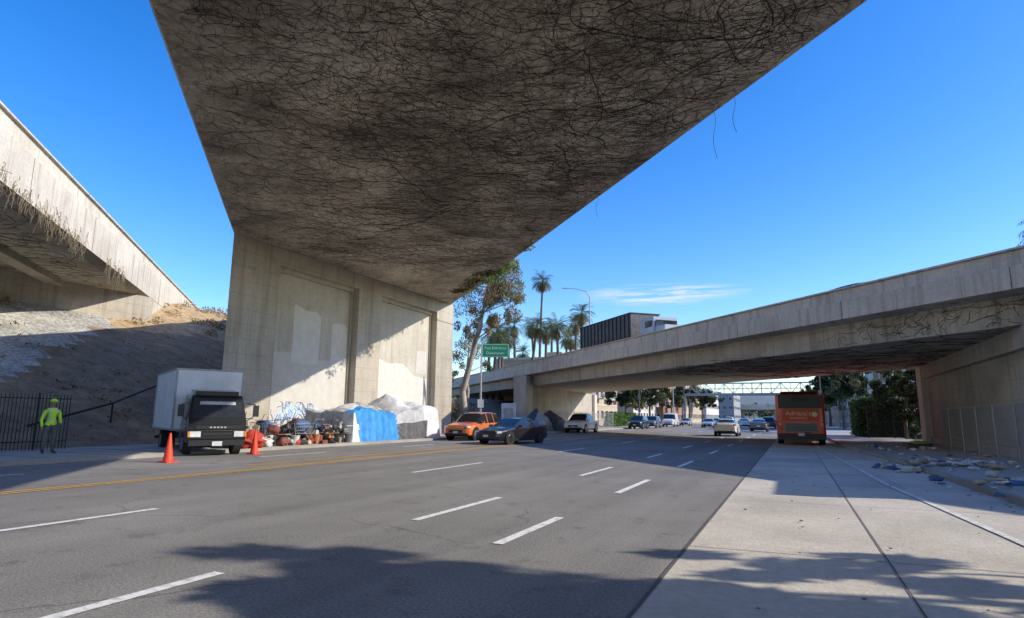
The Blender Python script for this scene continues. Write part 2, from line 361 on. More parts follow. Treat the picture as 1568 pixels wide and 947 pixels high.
# vines on the soffit
r=random.Random(11); P=[]
def walk(t,m,ang,n,step,zf,curl=.35):
    pts=[];
    for i in range(n):
        pts.append(TM(t,m,zf)); ang+=r.gauss(0,curl); t+=step*math.cos(ang); m+=step*math.sin(ang)
        if m<-3.5 or m>11.1: break
    return pts
for i in range(6600):
    t=r.uniform(-6,37)if r.random()<.7 else r.uniform(4,22); m=r.uniform(-3.3,11.0)
    if noise.noise(Vector((t*.12,m*.12,3)))<-.25 and r.random()<.6: continue
    if m<0 and r.random()<.6: continue
    if m<5 and r.random()<.2: continue
    p=walk(t,m,r.uniform(0,6.3),r.randint(8,22),.15,ZA-.006,.28)
    if len(p)>3: P.append((p,[r.uniform(.35,1.0)*(1-.7*k/len(p)) for k in range(len(p))]))
for i in range(46):
    t=r.uniform(-8,26); m=r.uniform(4,11.0)
    p=walk(t,m,r.uniform(0,6.3),60,.18,ZA-.012,.2)
    if len(p)>3: P.append((p,[1.8*(1-.7*k/len(p)) for k in range(len(p))]))
strands('vine_growth',P,VINE,.0092,A)
P=[]
for t,m,L in ((2.2,11.55,1.9),(14,11.5,1.2),(15,11.55,1.6),(23,11.5,1.0),(7.5,11.5,.7)):
    x=TM(t,m,10.9); P.append(([(x[0]+.05*math.sin(k*.9),x[1]+.04*math.cos(k),x[2]-L*k/8) for k in range(9)],1.))
strands('hanging_vine',P,VINE,.008,A)
iv=MB(); r=random.Random(8)
for i in range(34):
    t=r.uniform(31,47); c=TM(t,11.45,r.uniform(10.3,11.2)+(0.5 if t>40 else 0)); iv.leaves(c,(.55,.55,.4),70,.11,[LG,LB,LB,LG],r)
for i in range(14):
    t=r.uniform(36,44); c=TM(t,r.uniform(10.2,11.2),10.4); iv.leaves(c,(.6,.6,.14),60,.1,[LG,LD,LY],r)
iv.obj('ivy',parent=A)
# bridge B
B=empty('overpass_bridge'); b=MB()
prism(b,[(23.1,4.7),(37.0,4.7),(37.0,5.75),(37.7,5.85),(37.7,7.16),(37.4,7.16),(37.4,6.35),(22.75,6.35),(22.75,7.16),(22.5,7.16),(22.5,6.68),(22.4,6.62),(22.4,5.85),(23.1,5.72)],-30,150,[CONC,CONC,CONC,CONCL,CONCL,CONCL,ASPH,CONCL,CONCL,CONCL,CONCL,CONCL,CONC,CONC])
prism(b,[(22.40,7.17),(22.85,7.17),(22.85,7.24),(22.40,7.24)],-30,150,CONCL)
for t in range(-28,150,7): prism(b,[(22.39,5.85),(22.40,5.85),(22.40,6.62),(22.39,6.62)],t,t+.025,JOINT)
b.obj('deck',parent=B)
w=MB()
w.b2(-26.6,-25.6,61.5,85,-.1,4.69,WALLC)
w.b2(-26.4,-25.0,59.6,61.4,-.1,5.7,CONCL)
w.b2(-26.4,-25.2,85,86.2,-.1,4.6,CONCL)
w.b2(7.6,8.4,16,46,-.1,4.69,WALLC)
w.b2(7.25,7.6,44.7,46.2,-.1,4.69,CONCL); w.b2(7.25,7.6,24,25.2,-.1,4.69,WALLC); w.b2(7.3,7.6,25.2,44.7,3.95,4.69,WALLC)
w.b2(7.45,7.6,25.2,44.7,.13,.5,WALLC)
w.obj('abutment_wall',parent=B)
r=random.Random(12);P=[]
for i in range(900):
    t=r.uniform(-12,22); 
    if r.random()<(t+5)/36: continue
    z=r.uniform(4.75,5.7); ang=r.uniform(0,6.3); pts=[]
    for k in range(r.randint(5,16)):
        if not 4.72<z<5.72: break
        pts.append(TM(t,23.085,z)); ang+=r.gauss(0,.4); t+=.11*math.cos(ang); z+=.07*math.sin(ang)
    if len(pts)>2:P.append((pts,r.uniform(.5,1)))
for i in range(600):
    t=r.uniform(-12,40); m=r.uniform(23.3,36.5); ang=r.uniform(0,6.3); pts=[]
    for k in range(14): pts.append(TM(t,m,4.69)); ang+=r.gauss(0,.4); t+=.2*math.cos(ang); m+=.2*math.sin(ang)
    P.append((pts,1.))
strands('vine_growth',P,VINE,.009,B)
# bridge C
C=empty('overpass_bridge'); c=MB()
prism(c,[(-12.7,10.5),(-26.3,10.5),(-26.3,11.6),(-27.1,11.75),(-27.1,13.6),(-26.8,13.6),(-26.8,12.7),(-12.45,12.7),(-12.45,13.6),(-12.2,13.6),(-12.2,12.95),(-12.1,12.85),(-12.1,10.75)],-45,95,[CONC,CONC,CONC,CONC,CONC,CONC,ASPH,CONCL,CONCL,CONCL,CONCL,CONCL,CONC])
prism(c,[(-12.05,13.6),(-12.55,13.6),(-12.55,13.68),(-12.05,13.68)],-45,95,CONCL)
for t in range(-40,90,9): prism(c,[(-12.1,10.8),(-12.09,10.8),(-12.09,12.85),(-12.1,12.85)],t,t+.03,JOINT)
for m in (-16,-20,-24): prism(c,[(m,10.1),(m-.9,10.1),(m-.9,10.49),(m,10.49)],-45,66,CONC)
c.obj('deck',parent=C)
w=MB(); w.b2(-46.6,-45.5,8,32.4,6.5,10.49,WALLC)
prism(w,[(-12.13,8.5),(-13.1,8.5),(-13.1,11.2),(-12.13,11.2)],56,66,CONCL); w.obj('abutment_wall',parent=C)
r=random.Random(21);P=[]
for i in range(640):
    t=r.uniform(8,50); n=noise.noise(Vector((t*.25,0,0))); 
    if n<-.02: continue
    L=r.uniform(.15,.9)*(1+2.2*max(0,n)); x,y,_=TM(t,-12.07+r.uniform(-.1,.02),0); z=10.85+r.uniform(0,.9)*r.random(); pts=[];dx=r.gauss(0,.14);dy=r.gauss(0,.14)
    for k in range(7): pts.append((x+dx*k/6+r.gauss(0,.03),y+dy*k/6+r.gauss(0,.03),z-(L+.2)*k/6))
    P.append((pts,[1.2-.15*k for k in range(7)]))
strands('hanging_vine',P,ROOT,.014,C)
P=[]
for i in range(420):
    t=r.uniform(5,50); m=r.uniform(-24,-13.2); ang=r.uniform(0,6.3); pts=[]
    for k in range(14): pts.append(TM(t,m,10.49)); ang+=r.gauss(0,.4); t+=.2*math.cos(ang); m+=.2*math.sin(ang)
    P.append((pts,1.))
strands('vine_growth',P,VINE,.01,C)
# ---------------------------------------------------------------- fences, pipe
def iron_fence(name,x,y0,y1,h):
    f=MB(); n=int((y1-y0)/.125)
    for i in range(n+1):
        y=y0+(y1-y0)*i/n; big=(i%18==0)
        s=.06 if big else .02; f.box((x,y,.13+h/2),(s,s,h+(.1 if big else 0)),IRON)
    for z in (.3,h-.15): f.box((x,(y0+y1)/2,.13+z),(.035,y1-y0,.035),IRON)
    return f.obj(name)
iron_fence('iron_fence',-25.8,3,15.4,2.05)
gt=MB()
for i in range(28): gt.box((5.2+i*.12,54.5,1.3),(.03,.03,2.3),IRON)
for z in (.3,1.3,2.4): gt.box((6.85,54.5,z),(3.4,.05,.05),IRON)
for x in (5.15,6.85,8.5): gt.box((x,54.5,1.35),(.1,.1,2.5),IRON)
gt.obj('iron_gate')
def chain_fence(name,x,y0,y1,h,z0=.13):
    f=MB(); 
    for i in range(int((y1-y0)/2.5)+1): f.cyl((x,y0+i*2.5,z0),(x,y0+i*2.5,z0+h+.05),.03,.03,STEEL,8)
    f.cyl((x,y0,z0+h),(x,y1,z0+h),.02,.02,STEEL,6); fo=f.obj(name)
    P=[]; n=int((y1-y0)/.14); 
    for i in range(-int(h/.14),n):
        for d in (1,-1):
            a0=y0+i*.14; pts=[]
            lo=max(0,(y0-a0)) ; hi=min(h,(y1-a0))
            if hi<=lo: continue
            if d==1: pts=[(x,a0+lo,z0+lo),(x,a0+hi,z0+hi)]
            else: pts=[(x+.005,a0+lo,z0+h-lo),(x+.005,a0+hi,z0+h-hi)]
            P.append((pts,1.))
    strands('mesh',P,STEEL,.0035,fo)
chain_fence('chain_link_fence',6.9,24,38,1.9)
chain_fence('chain_link_fence',-23.4,63,88,1.9)
pr=MB(); pr.tube([(-26.9,14.6,1.0),(-29,19.2,hz(-29,19.2)+.9),(-32,23.5,hz(-32,23.5)+.6)],[.05,.05,.05],IRON,8)
pr.cyl((-29,19.2,hz(-29,19.2)-.1),(-29,19.2,hz(-29,19.2)+.9),.04,.04,IRON); pr.obj('handrail')
# ---------------------------------------------------------------- vehicles
def wheel(mb,x,y,r_,w_,side,rim=RIM,arch=True):
    s=side
    if arch: mb.cyl((x,y-s*.02,r_+.02),(x,y+s*.005,r_+.02),r_*1.2,r_*1.2,BLACK,20)
    mb.cyl((x,y-s*w_,r_),(x,y+s*.02,r_),r_,r_,RUB,20)
    mb.cyl((x,y+s*.02,r_),(x,y+s*.03,r_),r_*.66,r_*.6,rim,16)
    for k in range(5):
        a=k*2*math.pi/5; mb.box((x+r_*.36*math.cos(a),y+s*.032,r_+r_*.36*math.sin(a)),(r_*.2,.012,r_*.1),BLACK,ry=-a)
SED=dict(st=[(2.40,.35,.60,.64,.66,.5),(2.28,.22,.68,.73,.84,.66),(1.7,.19,.78,.86,.91,.74),(.98,.19,.88,.96,.93,.76),(.15,.19,.92,1.36,.93,.63),(-.32,.19,.93,1.43,.93,.61),(-.40,.19,.93,1.435,.93,.61),(-1.0,.19,.95,1.38,.93,.61),(-1.75,.2,.99,1.12,.92,.70),(-2.25,.25,.97,1.07,.87,.72),(-2.40,.38,.86,.96,.78,.64)],ws=(3,4),rw=(7,8),side=[(3,4),(4,5),(6,7),(7,8)],wx=(1.45,-1.42),wr=.335)
SUV=dict(st=[(2.35,.4,.72,.78,.72,.6),(2.22,.26,.86,.93,.88,.74),(1.6,.24,.98,1.06,.94,.78),(1.0,.24,1.02,1.12,.95,.78),(.35,.24,1.05,1.66,.95,.70),(-.28,.24,1.06,1.74,.95,.69),(-.36,.24,1.06,1.745,.95,.69),(-1.2,.24,1.08,1.74,.95,.69),(-1.28,.24,1.08,1.735,.95,.69),(-2.0,.25,1.10,1.68,.94,.70),(-2.25,.3,1.08,1.2,.92,.82),(-2.35,.42,.9,.98,.86,.78)],ws=(3,4),rw=(9,10),side=[(3,4),(4,5),(6,7),(8,9)],wx=(1.42,-1.38),wr=.38)
PICK=dict(st=[(2.75,.45,.8,.88,.78,.66),(2.62,.3,.95,1.02,.92,.78),(2.0,.3,1.05,1.14,.97,.82),(1.35,.3,1.08,1.18,.98,.82),(.75,.3,1.1,1.75,.98,.72),(.1,.3,1.1,1.84,.98,.71),(.02,.3,1.1,1.84,.98,.71),(-.75,.3,1.1,1.8,.98,.72),(-.95,.3,1.1,1.16,.98,.94),(-2.6,.32,1.1,1.14,.97,.93),(-2.75,.45,1.05,1.1,.94,.88)],ws=(3,4),rw=(7,8),side=[(3,4),(4,5),(6,7)],wx=(1.75,-1.65),wr=.4)
VAN=dict(st=[(2.6,.4,.8,.9,.78,.66),(2.45,.28,1.0,1.1,.92,.78),(1.9,.26,1.15,1.3,.98,.82),(1.2,.26,1.2,2.05,.98,.80),(.3,.26,1.25,2.25,.98,.82),(.22,.26,1.25,2.25,.98,.82),(-2.4,.26,1.25,2.25,.98,.84),(-2.6,.35,1.2,2.1,.96,.82)],ws=(2,3),rw=(-1,-1),side=[(2,3),(3,4)],wx=(1.6,-1.6),wr=.36)
def car(name,spec,paintm,x,y,heading,z=0,rim=RIM,sc_=1):
    E=empty(name,(x,y,z),rad(90-heading)); E.scale=(sc_,)*3
    b=MB(); st=spec['st']; rings=[]
    for (sx,zb,zl,zt,w_,wt) in st:
        h=[(0,zb),(w_*.86,zb),(w_*.98,zb+.1),(w_,zb+(zl-zb)*.45),(w_*.985,zl-.06),(w_*.95,zl),(wt,zt-.05),(wt*.86,zt),(0,zt+.02)]
        ring=[(sx,yy,zz) for yy,zz in h]+[(sx,-yy,zz) for yy,zz in h[-2:0:-1]]
        rings.append(ring)
    n=len(rings[0])
    for i in range(len(rings)-1):
        for j in range(n):
            k=(j+1)%n; jj=j if j<8 else n-1-j
            mt=paintm
            if jj==5 and (i,i+1) in spec['side']: mt=GLASS
            if jj in (6,7,5) and ((i,i+1)==spec['ws'] or (i,i+1)==spec['rw']) : mt=GLASS
            if jj in (0,1): mt=BLACK
            b.add([rings[i][j],rings[i+1][j],rings[i+1][k],rings[i][k]],[(3,2,1,0)],mt,jj not in (5,) )
    b.add(rings[0],[tuple(range(n))],paintm); b.add(rings[-1],[tuple(range(n))[::-1]],paintm)
    b.obj('body',parent=E)
    d=MB(); f=st[1]; e=st[-2]; xf=st[0][0]; xr=st[-1][0]
    for s in (1,-1):
        d.box((f[0]-.06,s*(f[4]-.16),f[2]-.02),(.26,.30,.12),LAMPW,rz=-s*.45)
        d.box((e[0]+.02,s*(e[4]-.15),e[2]-.03),(.2,.3,.15),LAMPR,rz=s*.35)
        mx=st[3]; d.box((mx[0]-.32,s*(mx[4]+.08),mx[2]+.1),(.12,.2,.13),paintm)
        for wx in spec['wx']: wheel(d,wx,s*st[4][4],spec['wr'],.2,s,rim)
        d.box((-.36,s*(st[4][4]+.002),st[4][2]-.16),(.16,.02,.025),CHROME if paintm is not P_BLACK else BLACK)
        d.box((.5,s*(st[4][4]+.0),st[4][2]-.16),(.16,.02,.025),CHROME if paintm is not P_BLACK else BLACK)
        d.box((0,s*(st[4][4]-.03),.24),(2.0,.06,.08),BLACK)
    d.box((xf-.02,0,(st[0][1]+st[0][2])/2+.02),(.08,.95,.17),BLACK); d.box((xf-.03,0,st[0][1]+.02),(.1,1.3,.1),BLACK)
    d.box((xf+.03,0,st[0][1]+.12),(.02,.34,.12),PLATE); d.box((xr-.01,0,st[-1][1]+.25),(.02,.34,.14),PLATE)
    d.box((xr-.0,0,st[-1][1]+.02),(.1,1.3,.12),BLACK)
    d.obj('trim',parent=E,bevel=.015)
    return E
car('black_sedan',SED,P_BLACK,-14.5,32.6,192,rim=RIMD)
car('orange_suv',SUV,P_ORG,-18.9,36.3,180)
car('white_pickup_truck',PICK,P_WHITE,-19.0,59.5,180)
car('white_sedan',SED,P_WHITE,-5.2,57.5,0)
car('dark_sedan',SED,P_GREY,-3.6,79,0)
car('dark_suv',SUV,P_BLACK,-18.9,84,180); car('dark_suv',SUV,P_GREY,-18.9,93,180)
car('white_van',VAN,P_WHITE,-18.9,108,180)
car('silver_sedan',SED,P_SIL,-12.2,104,180); car('white_sedan',SED,P_WHITE,-7.4,112,0); car('silver_sedan',SED,P_SIL,-18.9,125,180)
car('red_sedan',SED,P_RED,-3.6,140,0); car('white_suv',SUV,P_WHITE,-12,136,180); car('dark_sedan',SED,P_GREY,-7.3,160,0); car('white_sedan',SED,P_WHITE,-16,150,180)
car('silver_sedan',SED,P_SIL,-12,175,180); car('dark_suv',SUV,P_BLACK,-3.4,105,0)
p=TM(22.4,25.8,6.36); car('silver_suv',SUV,P_SIL,p[0],p[1],137.4,p[2],sc_=.96)
# ---- box truck
def box_truck():
    E=empty('box_truck',(-19.2,16.7,0),rad(90-119))
    b=MB()
    b.box((-4.35,0,2.05),(4.9,2.4,2.35),BOXW); b.obj('cargo_box',parent=E,bevel=.03)
    t=MB()
    for z in (.9,3.2): 
        t.box((-4.35,0,z),(4.94,2.44,.07),STEEL)
    for s in (1,-1):
        for x in (-1.92,-6.78): t.box((x,s*1.2,2.05),(.07,.07,2.36),STEEL)
    t.box((-3.9,0,.62),(5.6,.9,.2),BLACK)
    for x in (-2.9,-4.0,-5.2): t.box((x,1.21,.75),(.05,.03,.25),BLACK)
    for s in (1,-1):
        t.cyl((-.95,s*.72,.42),(-.95,s*.99,.42),.42,.42,RUB,22); t.cyl((-.95,s*.99,.42),(-.95,s*1.0,.42),.24,.2,RIM,16)
        t.cyl((-5.2,s*.6,.42),(-5.2,s*1.1,.42),.42,.42,RUB,22); t.cyl((-5.2,s*1.1,.42),(-5.2,s*1.11,.42),.24,.2,RIM,16)
    t.box((-6.85,0,.5),(.1,2.2,.12),BLACK); t.obj('chassis',parent=E)
    c=MB()
    prof=[(-1.75,.55),(-1.4,.55),(-.5,.55),(-.05,.45),(0,.62),(.0,1.15),(-.06,1.28),(-.40,2.12),(-.55,2.2),(-1.75,2.22)]
    n=len(prof)
    W=[1.0,1.0,1.0,.97,.98,.99,.98,.88,.84,.84]
    vs=[(x,W[i],z) for i,(x,z) in enumerate(prof)]+[(x,-W[i],z) for i,(x,z) in enumerate(prof)]
    for i in range(n):
        j=(i+1)%n; c.add([vs[i],vs[j],vs[n+j],vs[n+i]],[(0,1,2,3)],P_BLACK)
    c.add(vs[:n],[tuple(range(n))[::-1]],P_BLACK); c.add(vs[n:],[tuple(range(n))],P_BLACK)
    c.obj('cab',parent=E,bevel=.05,seg=3)
    d=MB()
    def sc2(t,y): return (-.06-.34*t+.012,y,1.28+.84*t+.006)
    WS=pm('windscreen',(.04,.05,.065),(.02,.025,.035),1.2,.05,spec=1)
    d.add([sc2(.06,-.9),sc2(.06,.9),sc2(.93,.8),sc2(.93,-.8)],[(0,1,2,3)],WS)
    for s in (1,-1):
        d.add([(-.2,s*.987,1.32),(-1.2,s*.987,1.32),(-1.2,s*.91,2.05),(-.52,s*.905,2.05)],[(0,1,2,3)],GLASS)
        d.box((.02,s*.74,.78),(.06,.36,.2),LAMPW); d.box((.03,s*.95,.78),(.08,.08,.2),LAMPO)
        d.box((.02,s*.78,.5),(.05,.2,.1),LAMPW)
        d.cyl((-.2,s*1.0,1.9),(.05,s*1.25,1.85),.02,.02,BLACK,6); d.box((.06,s*1.27,1.62),(.08,.2,.42),BLACK)
        d.cyl((-.1,s*1.0,1.25),(.05,s*1.25,1.45),.015,.015,BLACK,6)
        d.box((-.65,s*1.0,1.05),(.14,.03,.04),CHROME)
    d.box((.015,0,1.02),(.03,1.5,.12),BLACK); d.box((.02,0,.78),(.03,1.0,.1),BLACK); d.box((.03,0,.9),(.02,1.3,.02),CHROME)
    d.box((.045,0,.47),(.03,1.9,.2),BLACK); d.box((.07,0,.44),(.02,.34,.16),PLATE)
    for k in range(5): d.box((.034,-.24+k*.12,1.02),(.012,.08,.06),STEEL)
    for y in (-.5,.15): d.cyl(sc2(.05,y),sc2(.35,y+.5),.012,.012,BLACK,5)
    d.add([(sc2(.66,-.62)[0]+.006,-.62,sc2(.66,0)[2]),(sc2(.66,.62)[0]+.006,.62,sc2(.66,0)[2]),(sc2(.8,.6)[0]+.006,.6,sc2(.8,0)[2]),(sc2(.8,-.6)[0]+.006,-.6,sc2(.8,0)[2])],[(0,1,2,3)],TGREY)
    d.box((-.95,0,2.3),(.9,1.5,.16),P_BLACK,ry=.1)
    d.obj('trim',parent=E,bevel=.006)
box_truck()
# ---- bus
def bus():
    E=empty('city_bus',(.40,39.5,0),rad(90))
    b=MB(); b.box((6.1,0,1.62),(12.1,2.55,2.56),BUSR); b.obj('body',parent=E,bevel=.14,seg=4)
    r_=MB(); r_.box((4.5,0,2.98),(6.5,2.1,.24),BUSR,taper=.94); r_.box((.8,0,2.93),(1.3,1.9,.16),BLACK,taper=.9); r_.obj('roof_unit',parent=E,bevel=.05)
    d=MB(); ADV=pm('advert_panel',(.72,.09,.025),(.62,.07,.02),2,.5); CR=pm('advert_cream',(.85,.75,.55),None,4,.5)
    DG=pm('rear_black_panel',(.012,.012,.014),None,3,.35)
    d.box((.03,0,2.45),(.06,2.25,.74),DG)
    d.box((-.01,0,2.62),(.03,.9,.16),BLACK)
    d.box((.035,0,1.72),(.04,1.9,.66),ADV)
    text_mesh(d,"Adriana's",Matrix(((0,0,-1,.012),(-1,0,0,.1),(0,1,0,1.80),(0,0,0,1))),.36,CR)
    text_mesh(d,"INSURANCE",Matrix(((0,0,-1,.012),(-1,0,0,.1),(0,1,0,1.52),(0,0,0,1))),.17,CR)
    d.cyl((.03,-.74,1.75),(.01,-.74,1.75),.15,.15,CR,18)
    d.box((.03,0,1.0),(.05,1.7,.5),P_GREY)
    for z in (.85,.93,1.01,1.09,1.17): d.box((.0,0,z),(.03,1.6,.03),BLACK)
    d.box((-.03,0,.5),(.2,2.45,.34),BLACK)
    d.box((-.13,0,.62),(.02,.32,.16),PLATE)
    for s in (1,-1):
        for z,m in ((1.0,LAMPR),(1.2,LAMPO),(1.4,LAMPR)): d.cyl((.05,s*1.08,z),(.0,s*1.08,z),.085,.08,m,12)
        d.box((.03,s*1.08,2.85),(.05,.12,.06),LAMPR)
        d.box((6.1,s*1.278,2.1),(10.8,.02,.85),GLASS)
        for i in range(8): d.box((1.2+i*1.4,s*1.285,2.1),(.07,.02,.85),BLACK)
        d.box((6.1,s*1.277,.55),(11.6,.02,.35),P_GREY)
        for x in (2.6,9.3): 
            d.cyl((x,s*.95,.5),(x,s*1.29,.5),.5,.5,RUB,22); d.cyl((x,s*1.29,.5),(x,s*1.3,.5),.28,.24,RIM,16); d.cyl((x,s*1.2,.55),(x,s*1.281,.55),.6,.6,BLACK,22)
        d.cyl((12.2,s*1.2,2.3),(12.6,s*1.45,2.1),.03,.03,BLACK); d.box((12.6,s*1.45,1.85),(.1,.2,.45),BLACK)
    d.box((.02,-.3,.75),(.02,.4,.1),BLACK); d.obj('trim',parent=E,bevel=.008)
bus()
def hauler():
    p=TM(41.5,24.7,6.36); E=empty('semi_truck',p,rad(90-(-42.6+180)))
    b=MB(); b.box((-4.6,0,1.95),(9.2,2.5,2.1),TDARK)
    for i in range(14): 
        for s in (1,-1): b.box((-.3-i*.66,s*1.28,1.95),(.1,.06,2.1),IRON)
    b.box((-4.6,0,3.02),(9.3,2.6,.08),IRON); b.box((-4.6,0,.8),(9.2,1.2,.25),IRON)
    for x in (-7.8,-6.7,-1.2,1.4,3.4):
        for s in (1,-1): b.cyl((x,s*.8,.5),(x,s*1.2,.5),.5,.5,RUB,16)
    b.box((1.8,0,.8),(4,1,.3),BLACK)
    b.obj('trailer',parent=E)
    c=MB(); c.box((1.9,0,1.6),(2.0,2.2,1.5),P_SIL,taper=.9); c.box((3.5,0,1.2),(1.4,2.0,.8),P_SIL,taper=.9)
    c.box((2.92,0,1.85),(.05,1.8,.5),GLASS); c.box((2.2,1.06,1.85),(.9,.06,.45),GLASS); c.box((2.2,-1.06,1.85),(.9,.06,.45),GLASS)
    c.obj('cab',parent=E,bevel=.12)
hauler()
# ---------------------------------------------------------------- cones
def cone(x,y,h=.74):
    c=MB(); c.box((0,0,.02),(.4,.4,.04),CONEO); c.cyl((0,0,.04),(0,0,h),.15,.028,CONEO,20); c.cyl((0,0,h*.58),(0,0,h*.76),.0735,.053,CONEO,20)
    c.obj('traffic_cone',(x,y,0.003))
cone(-17.9,13.8,.9); cone(-18.9,18.2,.9)
# ---------------------------------------------------------------- tents & belongings
def tarp(name,cx_,cy,lx,ly,fm,seed,peaks,eave):
    m=MB(); n=40; vs=[]; E_=.74
    for i in range(n+1):
        for j in range(n+1):
            u=-1+2*i/n; v=-1+2*j/n
            k=max(abs(u),abs(v)); 
            if k>E_: uu,vv=u/k,v/k; wall=(1-k)/(1-E_)
            else: uu,vv=u/E_,v/E_; wall=1
            x=uu*lx/2; y=vv*ly/2
            top=eave+.12*noise.noise(Vector((x*.9,y*.9,seed+3)))*2
            for (pu,pv,ph,pr) in peaks: top=max(top,ph-pr*math.hypot((uu-pu)*lx/2,(vv-pv)*ly/2))
            z=top*wall
            nz=(noise.noise(Vector((x*1.6,y*1.6,seed)))*.10+noise.noise(Vector((x*4,y*4,seed)))*.06)
            if wall>=1: z+=nz
            fold=noise.noise(Vector((x*3+7,y*3,seed)))*.16*(1-.6*wall)
            fl=1+.10*(1-wall)
            ox=uu*fold if abs(uu)>=.99 else 0; oy=vv*fold if abs(vv)>=.99 else 0
            vs.append((x*fl+ox,y*fl+oy,max(0,z)))
    F={}
    for i in range(n):
        for j in range(n):
            u=-1+2*(i+.5)/n; v=-1+2*(j+.5)/n; k=max(abs(u),abs(v)); rgh=noise.noise(Vector((u*3,v*3,seed)))*.12
            mt=fm(u,v,k>E_ +rgh*.5,rgh); F.setdefault(mt,[]).append((i*(n+1)+j,(i+1)*(n+1)+j,(i+1)*(n+1)+j+1,i*(n+1)+j+1))
    first=True
    for mt,fs in F.items():
        if first: m.add(vs,fs,mt,False); first=False
        else:
            k=m.mi(mt)
            for f in fs: m.f.append(f); m.m.append(k); m.sm.append(False)
    ob=m.obj(name,(cx_,cy,.13)); return ob
def f1(u,v,wall,g):
    if u>.5+g: return TBLUE if v>-.72+g else TWHITE
    if v<-.6: return TGREY
    return TWHITE if (v+u*.4+g)<.1 else TGREY
def f2(u,v,wall,g):
    if u>.84 and v<.35+g: return TDARK
    if u>.55: return TGREY if v<.2+g else TWHITE
    return TWHITE if v>-.3+g*2 else TGREY
tarp('tarp_tent',-22.4,28.4,3.2,3.8,f1,2.2,[(.3,-.35,2.05,.35),(-.3,.6,2.15,.35)],1.55)
tarp('tarp_tent',-22.7,33.0,3.3,4.8,f2,5.1,[(-.1,-.3,2.75,.65),(.2,.5,2.3,.3)],1.65)
tarp('camping_tent',-22.9,61.0,2.6,3.2,lambda u,v,w_,g_:TDARK,7.7,[(0,0,2.1,.7)],.9)
tarp('camping_tent',-22.8,57.0,2.2,2.2,lambda u,v,w_,g_:TDARK if u<.2 else TGREY,8.7,[(0,0,2.2,.9)],.9)
r=random.Random(31)
IT=[pm('stuff_%d'%i,c_,None,4,.7,.3,20) for i,c_ in enumerate([(.50,.05,.03),(.45,.18,.06),(.40,.31,.2),(.1,.1,.11),(.6,.6,.58),(.08,.16,.32),(.3,.22,.15),(.03,.03,.03),(.45,.45,.42),(.25,.08,.06),(.52,.44,.3)])]
pl=MB()
for i in range(230):
    y=r.uniform(18.9,26.6); x=-20.75-r.random()*2.6; z=.13+ (0 if r.random()<.5 else r.uniform(.2,.75)); m=r.choice(IT+IT[2:5]+IT[6:9]); k=r.random(); s=r.uniform(.09,.27)
    if k<.38: pl.box((x,y,z+s*.5),(s*1.3,s*1.6,s),m,rz=r.uniform(0,3),rx=r.gauss(0,.15),taper=r.uniform(.85,1.1))
    elif k<.62: pl.blob((x,y,z+s*.55),(s,s*1.1,s*.75),m,i,.6,2,2.6)
    elif k<.85: pl.cyl((x,y,z),(x,y,z+s*1.5),s*.42,s*.5,m,14)
    else:
        a=r.uniform(0,3); pl.tube([(x,y,z),(x+.3*math.cos(a),y+.3*math.sin(a),z+.8)],[.015,.015],IT[7],6); pl.box((x+.2,y,z+.5),(.4,.4,.03),m,rz=a)
pl.blob((-20.7,19.6,.42),(.55,.6,.32),IT[0],4,.45,3,2.5); pl.blob((-22.2,24,.7),(.6,.7,.6),IT[3],6,.35,3,2.5); pl.blob((-22.7,25.8,.6),(.5,.5,.5),IT[5],9,.25,3,2.5)
pl.blob((-20.9,20.5,.3),(.35,.4,.2),IT[4],14,.45,3,2.5)
pl.obj('pile_of_belongings')
for (x,y,m) in ((-21.0,22.6,IT[4]),(-20.9,26.2,IT[3]),(-21.1,24.1,IT[1])):
    q=MB(); q.cyl((0,0,0),(0,0,.42),.16,.2,m,18,caps=False); q.cyl((0,0,.4),(0,0,.43),.21,.21,m,18,caps=False); q.cyl((0,0,0.01),(0,0,.38),.15,.19,IT[3],14)
    for k in range(8):
        a0=math.pi*k/8; a1=math.pi*(k+1)/8; q.cyl((.2*math.cos(a0),.0,.42+.2*math.sin(a0)),(.2*math.cos(a1),0,.42+.2*math.sin(a1)),.008,.008,STEEL,5)
    q.obj('bucket',(x,y,.13))
def cart(x,y,rz):
    q=MB(); 
    for i in range(9):
        t=i/8; 
        for s in (1,-1): q.cyl((-.45+.9*t,s*.22,.5),(-.45+.9*t,s*.28,.95),.006,.006,STEEL,5)
    for z,w_ in ((.5,.22),(.65,.24),(.8,.26),(.95,.28)):
        for s in (1,-1): q.cyl((-.45,s*w_,z),(.45,s*w_,z),.008,.008,STEEL,5)
        q.cyl((.45,-w_,z),(.45,w_,z),.008,.008,STEEL,5); q.cyl((-.45,-w_,z),(-.45,w_,z),.008,.008,STEEL,5)
    q.cyl((-.55,-.26,1.0),(-.55,.26,1.0),.018,.018,IT[0],8)
    for s in (1,-1):
        q.cyl((-.55,s*.26,1.0),(-.4,s*.22,.15),.012,.012,STEEL,6); q.cyl((-.4,s*.22,.15),(.4,s*.2,.15),.012,.012,STEEL,6); q.cyl((.4,s*.2,.15),(.1,s*.2,.5),.012,.012,STEEL,6)
        for xx in (-.38,.38): q.cyl((xx,s*.2-.015,.06),(xx,s*.2+.015,.06),.06,.06,RUB,12)
    q.blob((0,0,.85),(.4,.24,.3),IT[5],3,.25)
    q.obj('shopping_cart',(x,y,.13),rz)
cart(-21.3,23.3,1.3); cart(-21.9,21.6,.4)
s_=MB(); s_.box((0,0,1.25),(1.3,1.4,2.3),TWHITE); s_.box((0,0,2.46),(1.4,1.5,.12),TWHITE,taper=.85); s_.box((.66,0,1.15),(.03,.8,1.95),TGREY); s_.box((0,-.71,1.15),(.9,.03,1.9),TGREY); s_.box((0,0,.06),(1.4,1.5,.12),BLACK)
